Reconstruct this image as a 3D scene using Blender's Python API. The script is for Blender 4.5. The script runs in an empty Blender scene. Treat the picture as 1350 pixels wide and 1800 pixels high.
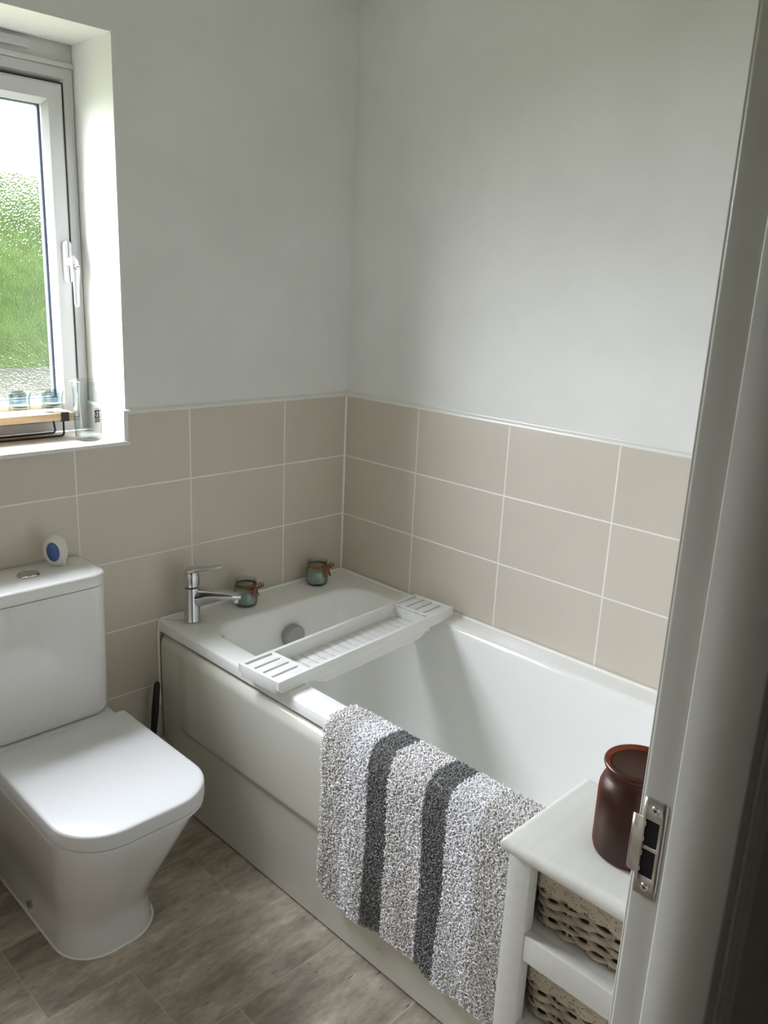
import bpy, bmesh, math, random
import numpy as np
from mathutils import Vector, Matrix, noise

random.seed(7)
rng = np.random.default_rng(11)
sc = bpy.context.scene
COL = sc.collection

# ------------------------------------------------------------------ camera
cam_data = bpy.data.cameras.new('camera')
cam = bpy.data.objects.new('camera', cam_data)
COL.objects.link(cam)
cam.location = (-1.84985, -1.98583, 1.52775)
cam.rotation_euler = (1.30117287, -0.0447732, -0.7893506)
cam_data.sensor_fit = 'VERTICAL'
cam_data.sensor_height = 24.0
cam_data.lens = 24.0 * 1453.31 / 1800.0
cam_data.clip_start = 0.02
sc.camera = cam

# ------------------------------------------------------------------ light, exposure
SKY_STRENGTH = 1.0
EXPOSURE = 5.62
world = bpy.data.worlds.new('overcast_sky')
sc.world = world
world.use_nodes = True
wn = world.node_tree
for n in list(wn.nodes):
    wn.nodes.remove(n)
w_out = wn.nodes.new('ShaderNodeOutputWorld')
w_bg = wn.nodes.new('ShaderNodeBackground')
w_tc = wn.nodes.new('ShaderNodeTexCoord')
w_sep = wn.nodes.new('ShaderNodeSeparateXYZ')
w_ramp = wn.nodes.new('ShaderNodeValToRGB')
wn.links.new(w_tc.outputs['Generated'], w_sep.inputs[0])
wn.links.new(w_sep.outputs['Z'], w_ramp.inputs[0])
w_ramp.color_ramp.elements[0].position = 0.0
w_ramp.color_ramp.elements[0].color = (0.70, 0.73, 0.78, 1)
w_ramp.color_ramp.elements[1].position = 0.8
w_ramp.color_ramp.elements[1].color = (1.72, 1.80, 2.02, 1)
wn.links.new(w_ramp.outputs[0], w_bg.inputs['Color'])
w_bg.inputs['Strength'].default_value = SKY_STRENGTH
wn.links.new(w_bg.outputs[0], w_out.inputs['Surface'])

portal = bpy.data.lights.new('window_portal', 'AREA')
portal.shape = 'RECTANGLE'
portal.size = 0.84
portal.size_y = 0.95
portal_ob = bpy.data.objects.new('window_portal', portal)
COL.objects.link(portal_ob)
portal_ob.location = (-1.212, 0.29, 1.58)
portal_ob.rotation_euler = (math.radians(-90), 0, 0)
portal.cycles.is_portal = True

sc.view_settings.view_transform = 'Standard'
sc.view_settings.look = 'None'
sc.view_settings.gamma = 1.0
sc.view_settings.use_curve_mapping = False
sc.view_settings.exposure = EXPOSURE
cy = sc.cycles
cy.max_bounces = 14
cy.diffuse_bounces = 9
cy.glossy_bounces = 5
cy.transmission_bounces = 10
cy.transparent_max_bounces = 16
cy.caustics_reflective = False
cy.caustics_refractive = False
cy.sample_clamp_indirect = 4.0
cy.use_denoising = True
cy.denoiser = 'OPENIMAGEDENOISE'

# ------------------------------------------------------------------ materials
def srgb(r, g, b):
    f = lambda v: (v / 255 / 12.92) if v / 255 <= 0.04045 else ((v / 255 + 0.055) / 1.055) ** 2.4
    return (f(r), f(g), f(b), 1.0)


class NT:
    """tiny wrapper to write node trees briefly"""
    def __init__(self, name):
        self.m = bpy.data.materials.new(name)
        self.m.use_nodes = True
        self.t = self.m.node_tree
        self.b = self.t.nodes['Principled BSDF']
        self.out = self.t.nodes['Material Output']

    def n(self, typ, **kw):
        nd = self.t.nodes.new(typ)
        for k, v in kw.items():
            setattr(nd, k, v)
        return nd

    def l(self, a, b):
        self.t.links.new(a, b)

    def math(self, op, a, b=None, c=None):
        nd = self.n('ShaderNodeMath', operation=op)
        for i, v in enumerate((a, b, c)):
            if v is None:
                continue
            if isinstance(v, (int, float)):
                nd.inputs[i].default_value = v
            else:
                self.l(v, nd.inputs[i])
        return nd.outputs[0]

    def noise(self, scale, detail=3.0, rough=0.55, vec=None, stretch=None):
        if vec is None:
            vec = self.n('ShaderNodeTexCoord').outputs['Object']
        if stretch:
            mp = self.n('ShaderNodeMapping')
            mp.inputs['Scale'].default_value = stretch
            self.l(vec, mp.inputs['Vector'])
            vec = mp.outputs['Vector']
        nz = self.n('ShaderNodeTexNoise')
        nz.inputs['Scale'].default_value = scale
        nz.inputs['Detail'].default_value = detail
        nz.inputs['Roughness'].default_value = rough
        self.l(vec, nz.inputs['Vector'])
        return nz.outputs['Fac']

    def ramp(self, fac, stops):
        r = self.n('ShaderNodeValToRGB')
        e = r.color_ramp.elements
        e[0].position, e[0].color = stops[0]
        e[1].position, e[1].color = stops[-1]
        for p, c in stops[1:-1]:
            x = e.new(p)
            x.color = c
        self.l(fac, r.inputs[0])
        return r.outputs[0]

    def mix(self, fac, a, b):
        m = self.n('ShaderNodeMix', data_type='RGBA')
        for sock, v in ((m.inputs[0], fac), (m.inputs[6], a), (m.inputs[7], b)):
            if isinstance(v, (int, float, tuple)):
                sock.default_value = v
            else:
                self.l(v, sock)
        return m.outputs[2]

    def bump(self, h, strength, dist):
        b = self.n('ShaderNodeBump')
        b.inputs['Strength'].default_value = strength
        b.inputs['Distance'].default_value = dist
        self.l(h, b.inputs['Height'])
        self.l(b.outputs[0], self.b.inputs['Normal'])

    def set(self, **kw):
        names = {'rough': 'Roughness', 'metal': 'Metallic', 'color': 'Base Color', 'coat': 'Coat Weight',
                 'trans': 'Transmission Weight', 'ior': 'IOR', 'spec': 'Specular IOR Level',
                 'sss': 'Subsurface Weight', 'coat_rough': 'Coat Roughness', 'sheen': 'Sheen Weight'}
        for k, v in kw.items():
            s = self.b.inputs[names[k]]
            if isinstance(v, (int, float, tuple)):
                s.default_value = v
            else:
                self.l(v, s)
        return self


def simple(name, color, rough=0.5, var=0.04, scale=18.0, bump=0.0, bscale=200.0, **kw):
    """procedural material: a base colour with gentle mottling"""
    m = NT(name)
    f = m.noise(scale, 3.0)
    lo = tuple(max(0.0, c * (1 - var)) for c in color[:3]) + (1,)
    hi = tuple(min(1.0, c * (1 + var)) for c in color[:3]) + (1,)
    m.set(color=m.ramp(f, [(0.3, lo), (0.7, hi)]), rough=rough, **kw)
    if bump:
        m.bump(m.noise(bscale, 2.0), bump, 0.002)
    return m.m


def wall_paint():
    m = NT('wall_paint')
    f = m.noise(2.2, 4.0, 0.6)
    m.set(color=m.ramp(f, [(0.35, (0.735, 0.735, 0.705, 1)), (0.65, (0.80, 0.80, 0.775, 1))]), rough=0.75)
    m.bump(m.noise(260.0, 3.0), 0.12, 0.001)
    return m.m


def tile_material(name, axis, offset, pitch=0.3371, row=0.2, top=1.17):
    """large landscape wall tiles with pale grout, laid out in the room's own metres"""
    m = NT(name)
    tc = m.n('ShaderNodeTexCoord').outputs['Object']
    sep = m.n('ShaderNodeSeparateXYZ')
    m.l(tc, sep.inputs[0])
    u = m.math('ADD', sep.outputs[axis], offset)
    v = m.math('SUBTRACT', sep.outputs['Z'], top)

    def line(val, p):
        a = m.math('DIVIDE', val, p)
        fr = m.math('FRACT', m.math('ADD', a, 100.5))
        return m.math('MULTIPLY', m.math('ABSOLUTE', m.math('SUBTRACT', fr, 0.5)), p)

    d = m.math('MINIMUM', line(u, pitch), line(v, row))
    grout = m.n('ShaderNodeMapRange')
    grout.inputs[1].default_value = 0.0016
    grout.inputs[2].default_value = 0.0026
    m.l(d, grout.inputs[0])
    cell = m.n('ShaderNodeCombineXYZ')
    m.l(m.math('FLOOR', m.math('DIVIDE', u, pitch)), cell.inputs[0])
    m.l(m.math('FLOOR', m.math('DIVIDE', v, row)), cell.inputs[1])
    wnz = m.n('ShaderNodeTexWhiteNoise')
    m.l(cell.outputs[0], wnz.inputs['Vector'])
    cloud = m.noise(3.5, 4.0, 0.6)
    f = m.math('ADD', m.math('MULTIPLY', cloud, 0.7), m.math('MULTIPLY', wnz.outputs['Value'], 0.25))
    body = m.ramp(f, [(0.25, (0.585, 0.532, 0.455, 1)), (0.75, (0.645, 0.590, 0.510, 1))])
    m.set(color=m.mix(grout.outputs[0], (0.85, 0.83, 0.77, 1), body))
    m.l(m.math('MULTIPLY_ADD', grout.outputs[0], -0.45, 0.75), m.b.inputs['Roughness'])
    m.bump(grout.outputs[0], 0.5, 0.0012)
    return m.m


def floor_material():
    m = NT('stone_effect_vinyl')
    tc = m.n('ShaderNodeTexCoord').outputs['Object']
    sep = m.n('ShaderNodeSeparateXYZ')
    m.l(tc, sep.inputs[0])
    roww = 0.25
    vy = m.math('ADD', sep.outputs['Y'], 0.545 + 10 * roww)
    rowi = m.math('FLOOR', m.math('DIVIDE', vy, roww))
    shift = m.math('MULTIPLY', m.math('MODULO', rowi, 3.0), 0.19)
    ux = m.math('ADD', m.math('ADD', sep.outputs['X'], shift), 10.12)

    def line(val, p):
        fr = m.math('FRACT', m.math('ADD', m.math('DIVIDE', val, p), 0.5))
        return m.math('MULTIPLY', m.math('ABSOLUTE', m.math('SUBTRACT', fr, 0.5)), p)
    d = m.math('MINIMUM', line(vy, roww), line(ux, 0.5))
    seam = m.n('ShaderNodeMapRange')
    seam.inputs[1].default_value = 0.0006
    seam.inputs[2].default_value = 0.0022
    m.l(d, seam.inputs[0])
    cell = m.n('ShaderNodeCombineXYZ')
    m.l(rowi, cell.inputs[0])
    m.l(m.math('FLOOR', m.math('DIVIDE', ux, 0.5)), cell.inputs[1])
    wnz = m.n('ShaderNodeTexWhiteNoise')
    m.l(cell.outputs[0], wnz.inputs['Vector'])
    offs = m.n('ShaderNodeVectorMath', operation='MULTIPLY_ADD')
    m.l(wnz.outputs['Color'], offs.inputs[0])
    offs.inputs[1].default_value = (3.0, 3.0, 3.0)
    m.l(tc, offs.inputs[2])
    vein = m.noise(3.6, 9.0, 0.70, vec=offs.outputs[0], stretch=(1.0, 3.0, 1.0))
    fine = m.noise(26.0, 6.0, 0.75, vec=offs.outputs[0], stretch=(1.0, 2.4, 1.0))
    pits = m.noise(60.0, 3.0, 0.6, vec=offs.outputs[0], stretch=(0.5, 2.2, 1.0))
    f = m.math('ADD', m.math('MULTIPLY', vein, 0.72), m.math('MULTIPLY', fine, 0.28))
    body = m.ramp(f, [(0.33, (0.17, 0.152, 0.118, 1)), (0.45, (0.31, 0.27, 0.215, 1)),
                      (0.54, (0.43, 0.375, 0.305, 1)), (0.66, (0.68, 0.615, 0.525, 1))])
    pit = m.n('ShaderNodeMapRange')
    pit.inputs[1].default_value = 0.66
    pit.inputs[2].default_value = 0.72
    m.l(pits, pit.inputs[0])
    body = m.mix(pit.outputs[0], body, (0.09, 0.08, 0.062, 1))
    m.set(color=m.mix(m.math('MULTIPLY_ADD', seam.outputs[0], 0.75, 0.25), (0.50, 0.45, 0.38, 1), body), rough=0.42)
    m.bump(f, 0.18, 0.002)
    return m.m


def obscure_glass():
    """rolled pattern glass: part of the light comes straight, part is bent by the pebbled face"""
    m = NT('obscure_glass')
    t = m.t
    t.nodes.remove(m.b)
    tr = m.n('ShaderNodeBsdfTransparent')
    tr.inputs[0].default_value = (0.95, 0.955, 0.94, 1)
    rf = m.n('ShaderNodeBsdfRefraction')
    rf.inputs['Color'].default_value = (0.97, 0.99, 0.98, 1)
    rf.inputs['Roughness'].default_value = 0.05
    rf.inputs['IOR'].default_value = 1.25
    gl = m.n('ShaderNodeBsdfGlossy')
    gl.inputs['Roughness'].default_value = 0.15
    b = m.n('ShaderNodeBump')
    b.inputs['Strength'].default_value = 1.0
    b.inputs['Distance'].default_value = 0.0030
    m.l(m.noise(190.0, 1.5, 0.5), b.inputs['Height'])
    m.l(b.outputs[0], rf.inputs['Normal'])
    m.l(b.outputs[0], gl.inputs['Normal'])
    m1 = m.n('ShaderNodeMixShader')
    m1.inputs[0].default_value = 0.40
    m.l(tr.outputs[0], m1.inputs[1])
    m.l(rf.outputs[0], m1.inputs[2])
    m2 = m.n('ShaderNodeMixShader')
    fz = m.n('ShaderNodeFresnel')
    fz.inputs['IOR'].default_value = 1.9
    m.l(fz.outputs[0], m2.inputs[0])
    m.l(m1.outputs[0], m2.inputs[1])
    m.l(gl.outputs[0], m2.inputs[2])
    m.l(m2.outputs[0], m.out.inputs[0])
    return m.m


def lace_material():
    m = NT('cream_lace')
    m.set(color=(0.50, 0.43, 0.33, 1), rough=0.9)
    vo = m.n('ShaderNodeTexVoronoi')
    vo.inputs['Scale'].default_value = 170.0
    m.l(m.n('ShaderNodeTexCoord').outputs['Object'], vo.inputs['Vector'])
    a = m.n('ShaderNodeMapRange')
    a.inputs[1].default_value = 0.16
    a.inputs[2].default_value = 0.24
    m.l(vo.outputs['Distance'], a.inputs[0])
    m.l(a.outputs[0], m.b.inputs['Alpha'])
    m.bump(vo.outputs['Distance'], 0.5, 0.002)
    return m.m


def wood_material(name, c1, c2, rough=0.5):
    m = NT(name)
    f = m.noise(9.0, 5.0, 0.6, stretch=(1.0, 9.0, 9.0))
    m.set(color=m.ramp(f, [(0.3, c1), (0.7, c2)]), rough=rough)
    m.bump(f, 0.15, 0.001)
    return m.m


def wicker_material():
    m = NT('washed_wicker')
    f = m.noise(30.0, 4.0, 0.6)
    m.set(color=m.ramp(f, [(0.3, (0.29, 0.235, 0.17, 1)), (0.7, (0.52, 0.44, 0.34, 1))]), rough=0.36)
    m.bump(m.noise(220.0, 2.0), 0.2, 0.001)
    return m.m


def clear_glass(name, tint, rough=0.0):
    """thin drinking glass"""
    m = NT(name)
    m.t.nodes.remove(m.b)
    tr = m.n('ShaderNodeBsdfTransparent')
    tr.inputs[0].default_value = tint
    gl = m.n('ShaderNodeBsdfGlossy')
    gl.inputs['Roughness'].default_value = 0.03 + rough
    lw = m.n('ShaderNodeLayerWeight')
    lw.inputs['Blend'].default_value = 0.22
    f = m.math('MULTIPLY_ADD', lw.outputs['Facing'], 0.55, 0.03)
    m.l(m.ramp(lw.outputs['Facing'], [(0.25, tint), (0.9, tuple(c * 0.45 for c in tint[:3]) + (1,))]), tr.inputs[0])
    mx = m.n('ShaderNodeMixShader')
    m.l(f, mx.inputs[0])
    m.l(tr.outputs[0], mx.inputs[1])
    m.l(gl.outputs[0], mx.inputs[2])
    m.l(mx.outputs[0], m.out.inputs[0])
    return m.m


def amber_glass():
    """satin amber glass: tinted see-through, a little milky, with a soft sheen"""
    m = NT('amber_frosted_glass')
    m.t.nodes.remove(m.b)
    tr = m.n('ShaderNodeBsdfTransparent')
    tr.inputs[0].default_value = (0.62, 0.23, 0.055, 1)
    tl = m.n('ShaderNodeBsdfTranslucent')
    tl.inputs[0].default_value = (0.34, 0.095, 0.020, 1)
    df = m.n('ShaderNodeBsdfDiffuse')
    df.inputs[0].default_value = (0.055, 0.018, 0.006, 1)
    gl = m.n('ShaderNodeBsdfGlossy')
    gl.inputs['Roughness'].default_value = 0.36
    gl.inputs[0].default_value = (0.9, 0.85, 0.8, 1)
    a = m.n('ShaderNodeMixShader')
    a.inputs[0].default_value = 0.45
    m.l(tl.outputs[0], a.inputs[1]); m.l(df.outputs[0], a.inputs[2])
    b = m.n('ShaderNodeMixShader')
    b.inputs[0].default_value = 0.45
    m.l(a.outputs[0], b.inputs[1]); m.l(tr.outputs[0], b.inputs[2])
    lw = m.n('ShaderNodeLayerWeight')
    lw.inputs['Blend'].default_value = 0.25
    c = m.n('ShaderNodeMixShader')
    m.l(m.math('MULTIPLY_ADD', lw.outputs['Facing'], 0.14, 0.035), c.inputs[0])
    m.l(b.outputs[0], c.inputs[1]); m.l(gl.outputs[0], c.inputs[2])
    m.l(c.outputs[0], m.out.inputs[0])
    return m.m


M = {}
M['paint'] = wall_paint()
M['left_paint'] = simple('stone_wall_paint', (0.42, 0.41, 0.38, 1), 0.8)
M['ceiling'] = simple('ceiling_paint', (0.80, 0.80, 0.78, 1), 0.85)
M['tile_back'] = tile_material('beige_tile_back', 'X', 0.2562)
M['tile_right'] = tile_material('beige_tile_right', 'Y', 0.3227)
M['sill_tile'] = simple('sill_tile', (0.70, 0.655, 0.585, 1), 0.22, 0.03, 4.0)
M['floor'] = floor_material()
M['trim'] = simple('white_trim_plastic', (0.77, 0.765, 0.73, 1), 0.32, 0.01)
M['silicone'] = simple('white_silicone', (0.88, 0.87, 0.84, 1), 0.35, 0.01)
M['gloss'] = simple('white_gloss_paint', (0.60, 0.595, 0.545, 1), 0.34, 0.02, 9.0, 0.06, 300.0)
M['acrylic'] = simple('white_acrylic', (0.87, 0.875, 0.86, 1), 0.10, 0.008, 5.0, coat=0.4)
M['panel'] = simple('gloss_bath_panel', (0.66, 0.655, 0.58, 1), 0.16, 0.01, 5.0, coat=0.3)
M['ceramic'] = simple('white_ceramic', (0.77, 0.77, 0.755, 1), 0.09, 0.008, 6.0, coat=0.5)
M['seat'] = simple('white_seat_plastic', (0.67, 0.675, 0.675, 1), 0.22, 0.008, 6.0)
M['handle'] = simple('white_handle_enamel', (0.64, 0.64, 0.64, 1), 0.25, 0.01)
M['upvc'] = simple('white_upvc', (0.60, 0.605, 0.60, 1), 0.25, 0.01, 6.0)
M['gap'] = simple('dark_gasket', (0.015, 0.015, 0.015, 1), 0.7, 0.1)
M['spacer'] = simple('grey_spacer_bar', (0.10, 0.115, 0.16, 1), 0.6, 0.05, spec=0.2)
M['pane'] = obscure_glass()
M['chrome'] = simple('chrome', (0.62, 0.62, 0.63, 1), 0.09, 0.01, metal=1.0)
M['steel'] = simple('brushed_steel', (0.50, 0.475, 0.43, 1), 0.30, 0.06, 30.0, metal=1.0)
M['grey_plastic'] = simple('satin_chrome_plastic', (0.42, 0.42, 0.41, 1), 0.28, 0.03, metal=0.6)
M['black'] = simple('black_plastic', (0.008, 0.008, 0.009, 1), 0.38, 0.1)
M['black_wire'] = simple('black_wire_metal', (0.018, 0.015, 0.02, 1), 0.45, 0.1)
M['hole'] = simple('dark_recess', (0.01, 0.01, 0.01, 1), 0.9, 0.1)
M['white_wood'] = wood_material('white_painted_wood', (0.72, 0.72, 0.70, 1), (0.79, 0.79, 0.775, 1), 0.42)
M['cab_wood'] = wood_material('cream_white_painted_wood', (0.70, 0.695, 0.65, 1), (0.76, 0.755, 0.71, 1), 0.38)
M['bamboo'] = wood_material('pale_wood', (0.56, 0.37, 0.20, 1), (0.70, 0.50, 0.30, 1), 0.5)
M['wicker'] = wicker_material()
M['lace'] = lace_material()
M['lining'] = simple('basket_lining', (0.44, 0.40, 0.33, 1), 0.95, 0.06, 60.0, 0.2)
M['lining_shade'] = simple('shaded_basket_lining', (0.10, 0.08, 0.055, 1), 0.95, 0.1, 60.0)  # lining darkened so the gaps in the weave look shaded
M['amber'] = amber_glass()
M['amber_wax'] = simple('dark_amber_wax', (0.085, 0.030, 0.013, 1), 0.5, 0.05)
M['clear'] = clear_glass('clear_glass', (0.90, 0.925, 0.92, 1))
M['thick'] = clear_glass('thick_clear_glass', (0.66, 0.72, 0.72, 1))
M['green_glass'] = clear_glass('greenish_ribbed_glass', (0.86, 0.90, 0.88, 1), 0.08)
M['wax'] = simple('pale_green_wax', (0.50, 0.54, 0.49, 1), 0.45, 0.22, 45.0)
M['wax_blue'] = simple('pale_blue_wax', (0.16, 0.22, 0.225, 1), 0.4, 0.05)
M['raffia'] = simple('brown_raffia', (0.26, 0.125, 0.055, 1), 0.75, 0.3, 90.0, 0.3)
M['fresh_body'] = simple('white_plastic', (0.74, 0.73, 0.68, 1), 0.35, 0.01)
M['fresh_gel'] = simple('blue_gel', (0.035, 0.10, 0.30, 1), 0.14, 0.15, 40.0, coat=0.6)
M['label_dark'] = simple('dark_print', (0.03, 0.008, 0.018, 1), 0.6, 0.1)
M['label_light'] = simple('pale_print', (0.80, 0.74, 0.66, 1), 0.6, 0.03)
M['mat_white'] = simple('white_cotton', (0.94, 0.935, 0.955, 1), 0.95, 0.02, 60.0, sheen=0.6)
M['mat_beige'] = simple('stone_cotton', (0.77, 0.745, 0.73, 1), 0.95, 0.08, 60.0, sheen=0.3)
M['mat_taupe'] = simple('pale_taupe_cotton', (0.88, 0.86, 0.86, 1), 0.95, 0.06, 60.0, sheen=0.3)
M['mat_grey'] = simple('dark_grey_cotton', (0.215, 0.215, 0.21, 1), 0.95, 0.12, 60.0, sheen=0.2)
M['mat_back'] = simple('cotton_backing', (0.55, 0.54, 0.53, 1), 0.95, 0.05, 60.0)
M['hall_wall'] = simple('hall_paint', (0.45, 0.42, 0.37, 1), 0.85)
M['hall_floor'] = simple('hall_carpet', (0.16, 0.14, 0.12, 1), 0.95, 0.15, 120.0, 0.4)
M['brick'] = simple('render_wall', (0.45, 0.42, 0.38, 1), 0.9)
M['hedge'] = simple('hedge_leaves', (0.0072, 0.0120, 0.0030, 1), 0.9, 0.35, 5.0, spec=0.0)
M['lawn'] = simple('lawn_grass', (0.062, 0.070, 0.034, 1), 0.95, 0.25, 3.0, spec=0.0)
M['paving'] = simple('pale_paving', (0.0115, 0.0108, 0.0104, 1), 0.9, 0.12, 3.0, spec=0.0)


# ------------------------------------------------------------------ mesh helpers
def bm_box(bm, x0, x1, y0, y1, z0, z1, bevel=0.0, seg=2, mi=0):
    a = bmesh.new()
    bmesh.ops.create_cube(a, size=1.0)
    for v in a.verts:
        v.co = ((x0 + x1) / 2 + v.co.x * (x1 - x0), (y0 + y1) / 2 + v.co.y * (y1 - y0), (z0 + z1) / 2 + v.co.z * (z1 - z0))
    if bevel:
        bmesh.ops.bevel(a, geom=list(a.edges), offset=bevel, segments=seg, affect='EDGES', profile=0.6)
    for f in a.faces:
        f.material_index = mi
    merge(bm, a)


def merge(bm, a, mat=None):
    if mat is not None:
        bmesh.ops.transform(a, matrix=mat, verts=a.verts)
    me = bpy.data.meshes.new('tmp')
    a.to_mesh(me)
    a.free()
    bm.from_mesh(me)
    bpy.data.meshes.remove(me)


def bm_lathe(bm, prof, cx=0, cy=0, cz=0, seg=40, rib=0.0, nrib=0, rib_range=None, mi=0):
    """revolve (r, z) points; closes ends where r is 0"""
    rings = []
    for r, z in prof:
        if r < 1e-6:
            rings.append([bm.verts.new((cx, cy, cz + z))])
            continue
        ring = []
        for i in range(seg):
            a = 2 * math.pi * i / seg
            rr = r
            if nrib and rib_range and rib_range[0] <= z <= rib_range[1]:
                rr = r * (1 + rib * math.cos(nrib * a))
            ring.append(bm.verts.new((cx + rr * math.cos(a), cy + rr * math.sin(a), cz + z)))
        rings.append(ring)
    for A, B in zip(rings, rings[1:]):
        if len(A) == 1 and len(B) == 1:
            continue
        if len(A) == 1:
            for i in range(seg):
                f = bm.faces.new((A[0], B[(i + 1) % seg], B[i])); f.material_index = mi
        elif len(B) == 1:
            for i in range(seg):
                f = bm.faces.new((A[i], A[(i + 1) % seg], B[0])); f.material_index = mi
        else:
            for i in range(seg):
                f = bm.faces.new((A[i], A[(i + 1) % seg], B[(i + 1) % seg], B[i])); f.material_index = mi


def bm_tube(bm, pts, rad, seg=8, closed=False, cap=True, mi=0, squash=None):
    """sweep a round (or squashed) section along points; rad a number or a list"""
    P = [Vector(p) for p in pts]
    n = len(P)
    R = rad if isinstance(rad, (list, tuple)) else [rad] * n
    rings = []
    up = Vector((0, 0, 1))
    prev = None
    for i in range(n):
        if closed:
            t = (P[(i + 1) % n] - P[i - 1]).normalized()
        else:
            t = (P[min(i + 1, n - 1)] - P[max(i - 1, 0)]).normalized()
        if prev is None:
            a = up if abs(t.z) < 0.95 else Vector((1, 0, 0))
            nx = t.cross(a).normalized()
        else:
            nx = (prev - t * prev.dot(t)).normalized()
        prev = nx
        ny = t.cross(nx).normalized()
        sx, sy = (squash if squash else (1, 1))
        ring = []
        for k in range(seg):
            a = 2 * math.pi * k / seg
            ring.append(bm.verts.new(P[i] + nx * math.cos(a) * R[i] * sx + ny * math.sin(a) * R[i] * sy))
        rings.append(ring)
    m = n if closed else n - 1
    for i in range(m):
        A, B = rings[i], rings[(i + 1) % n]
        for k in range(seg):
            f = bm.faces.new((A[k], A[(k + 1) % seg], B[(k + 1) % seg], B[k])); f.material_index = mi
    if cap and not closed:
        for r, rev in ((rings[0], True), (rings[-1], False)):
            f = bm.faces.new(list(reversed(r)) if rev else r); f.material_index = mi


def bm_loft(bm, loops, cap_first=False, cap_last=False, mi=0):
    """join equally long closed loops of points"""
    V = [[bm.verts.new(p) for p in L] for L in loops]
    n = len(V[0])
    for A, B in zip(V, V[1:]):
        for i in range(n):
            f = bm.faces.new((A[i], A[(i + 1) % n], B[(i + 1) % n], B[i])); f.material_index = mi
    if cap_first:
        f = bm.faces.new(list(reversed(V[0]))); f.material_index = mi
    if cap_last:
        f = bm.faces.new(V[-1]); f.material_index = mi
    return V


def rrect(x0, x1, y0, y1, r, z, k=8, side=6):
    """rounded rectangle, counter-clockwise; r a number or four radii (x1y1, x0y1, x0y0, x1y0)"""
    rs = r if isinstance(r, (list, tuple)) else (r,) * 4
    cs = [(x1, y1, 0, rs[0], -1, -1), (x0, y1, 90, rs[1], 1, -1), (x0, y0, 180, rs[2], 1, 1), (x1, y0, 270, rs[3], -1, 1)]
    arcs = []
    for x, y, a0, rr, sx, sy in cs:
        rr = max(rr, 1e-4)
        cx, cyy = x + sx * rr, y + sy * rr
        arcs.append([(cx + rr * math.cos(math.radians(a0 + 90 * i / k)), cyy + rr * math.sin(math.radians(a0 + 90 * i / k)), z) for i in range(k + 1)])
    pts = []
    for i in range(4):
        pts += arcs[i]
        a, b = arcs[i][-1], arcs[(i + 1) % 4][0]
        for j in range(1, side):
            t = j / side
            pts.append((a[0] + (b[0] - a[0]) * t, a[1] + (b[1] - a[1]) * t, z))
    return pts


def obj(name, bm, mats, parent=None, angle=40, flat=False, recalc=True):
    if recalc:
        bmesh.ops.recalc_face_normals(bm, faces=bm.faces)
    me = bpy.data.meshes.new(name)
    bm.to_mesh(me)
    bm.free()
    for m in (mats if isinstance(mats, (list, tuple)) else [mats]):
        me.materials.append(m)
    if not flat:
        me.shade_smooth()
        me.set_sharp_from_angle(angle=math.radians(angle))
    o = bpy.data.objects.new(name, me)
    COL.objects.link(o)
    if parent is not None:
        o.parent = parent
        o.matrix_parent_inverse = parent.matrix_world.inverted() if parent.type != 'EMPTY' else Matrix.Translation(-parent.location)
    return o


def thing(name, loc, label, cat, group=None):
    o = bpy.data.objects.new(name, None)
    o.empty_display_size = 0.05
    o.location = loc
    COL.objects.link(o)
    tag(o, label, cat, group)
    return o


def tag(o, label, cat, group=None):
    o['label'] = label
    o['category'] = cat
    if group:
        o['group'] = group
    return o


def struct(o):
    o['kind'] = 'structure'
    return o


def struct_empty(name, loc):
    o = bpy.data.objects.new(name, None)
    o.empty_display_size = 0.05
    o.location = loc
    COL.objects.link(o)
    return struct(o)


# ------------------------------------------------------------------ the room shell
# room: x from -2.05 (left wall) to 0 (right wall), y from -1.681 (door wall) to 0 (window wall)
XL, YD = -2.05, -1.681
WX0, WX1, WZ0, WZ1 = -1.64, -0.784, 1.098, 2.066     # window opening
HC = 2.40
TILE_TOP = 1.17
XJ = -1.15                                            # latch side jamb
XH = -1.912                                           # hinge side jamb
HALL_Y = -3.0

bm = bmesh.new(); bm_box(bm, XL - 0.1, 0.1, YD - 0.093, 0.3, -0.05, 0.0)
struct(obj('floor', bm, M['floor'], flat=True))
bm = bmesh.new(); bm_box(bm, -3.2, 0.6, HALL_Y - 0.1, 0.3, HC, HC + 0.1)
struct(obj('ceiling', bm, M['ceiling'], flat=True))

# wall with the window: plaster boxes (slot 0) with a proud tile slab (slot 1)
bm = bmesh.new()
PY = 0.006
bm_box(bm, WX1, 0.1, PY, 0.30, 0, HC)
bm_box(bm, XL - 0.1, WX0, PY, 0.30, 0, HC)
bm_box(bm, WX0, WX1, PY, 0.30, WZ1, HC)
bm_box(bm, WX0, WX1, PY, 0.30, 0, WZ0 - 0.012)
bm_box(bm, WX1 + 0.0, 0.0, 0.0, PY, 0, TILE_TOP, mi=1)
bm_box(bm, WX0, WX1, 0.0, PY, 0, WZ0 - 0.012, mi=1)
bm_box(bm, XL, WX0, 0.0, PY, 0, TILE_TOP, mi=1)
struct(obj('wall_back', bm, [M['paint'], M['tile_back']], flat=True))
# right wall
bm = bmesh.new()
bm_box(bm, PY, 0.1, YD - 0.093, PY, 0, HC)
bm_box(bm, 0.0, PY, YD, 0.0, 0, TILE_TOP, mi=1)
struct(obj('wall_right', bm, [M['paint'], M['tile_right']], flat=True))
bm = bmesh.new(); bm_box(bm, XL - 0.1, XL, YD, 0.0, 0, HC); bm_box(bm, XL, XL + PY, YD, 0.0, 0, TILE_TOP, mi=1)
struct(obj('wall_left', bm, [M['left_paint'], M['tile_right']], flat=True))
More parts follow.
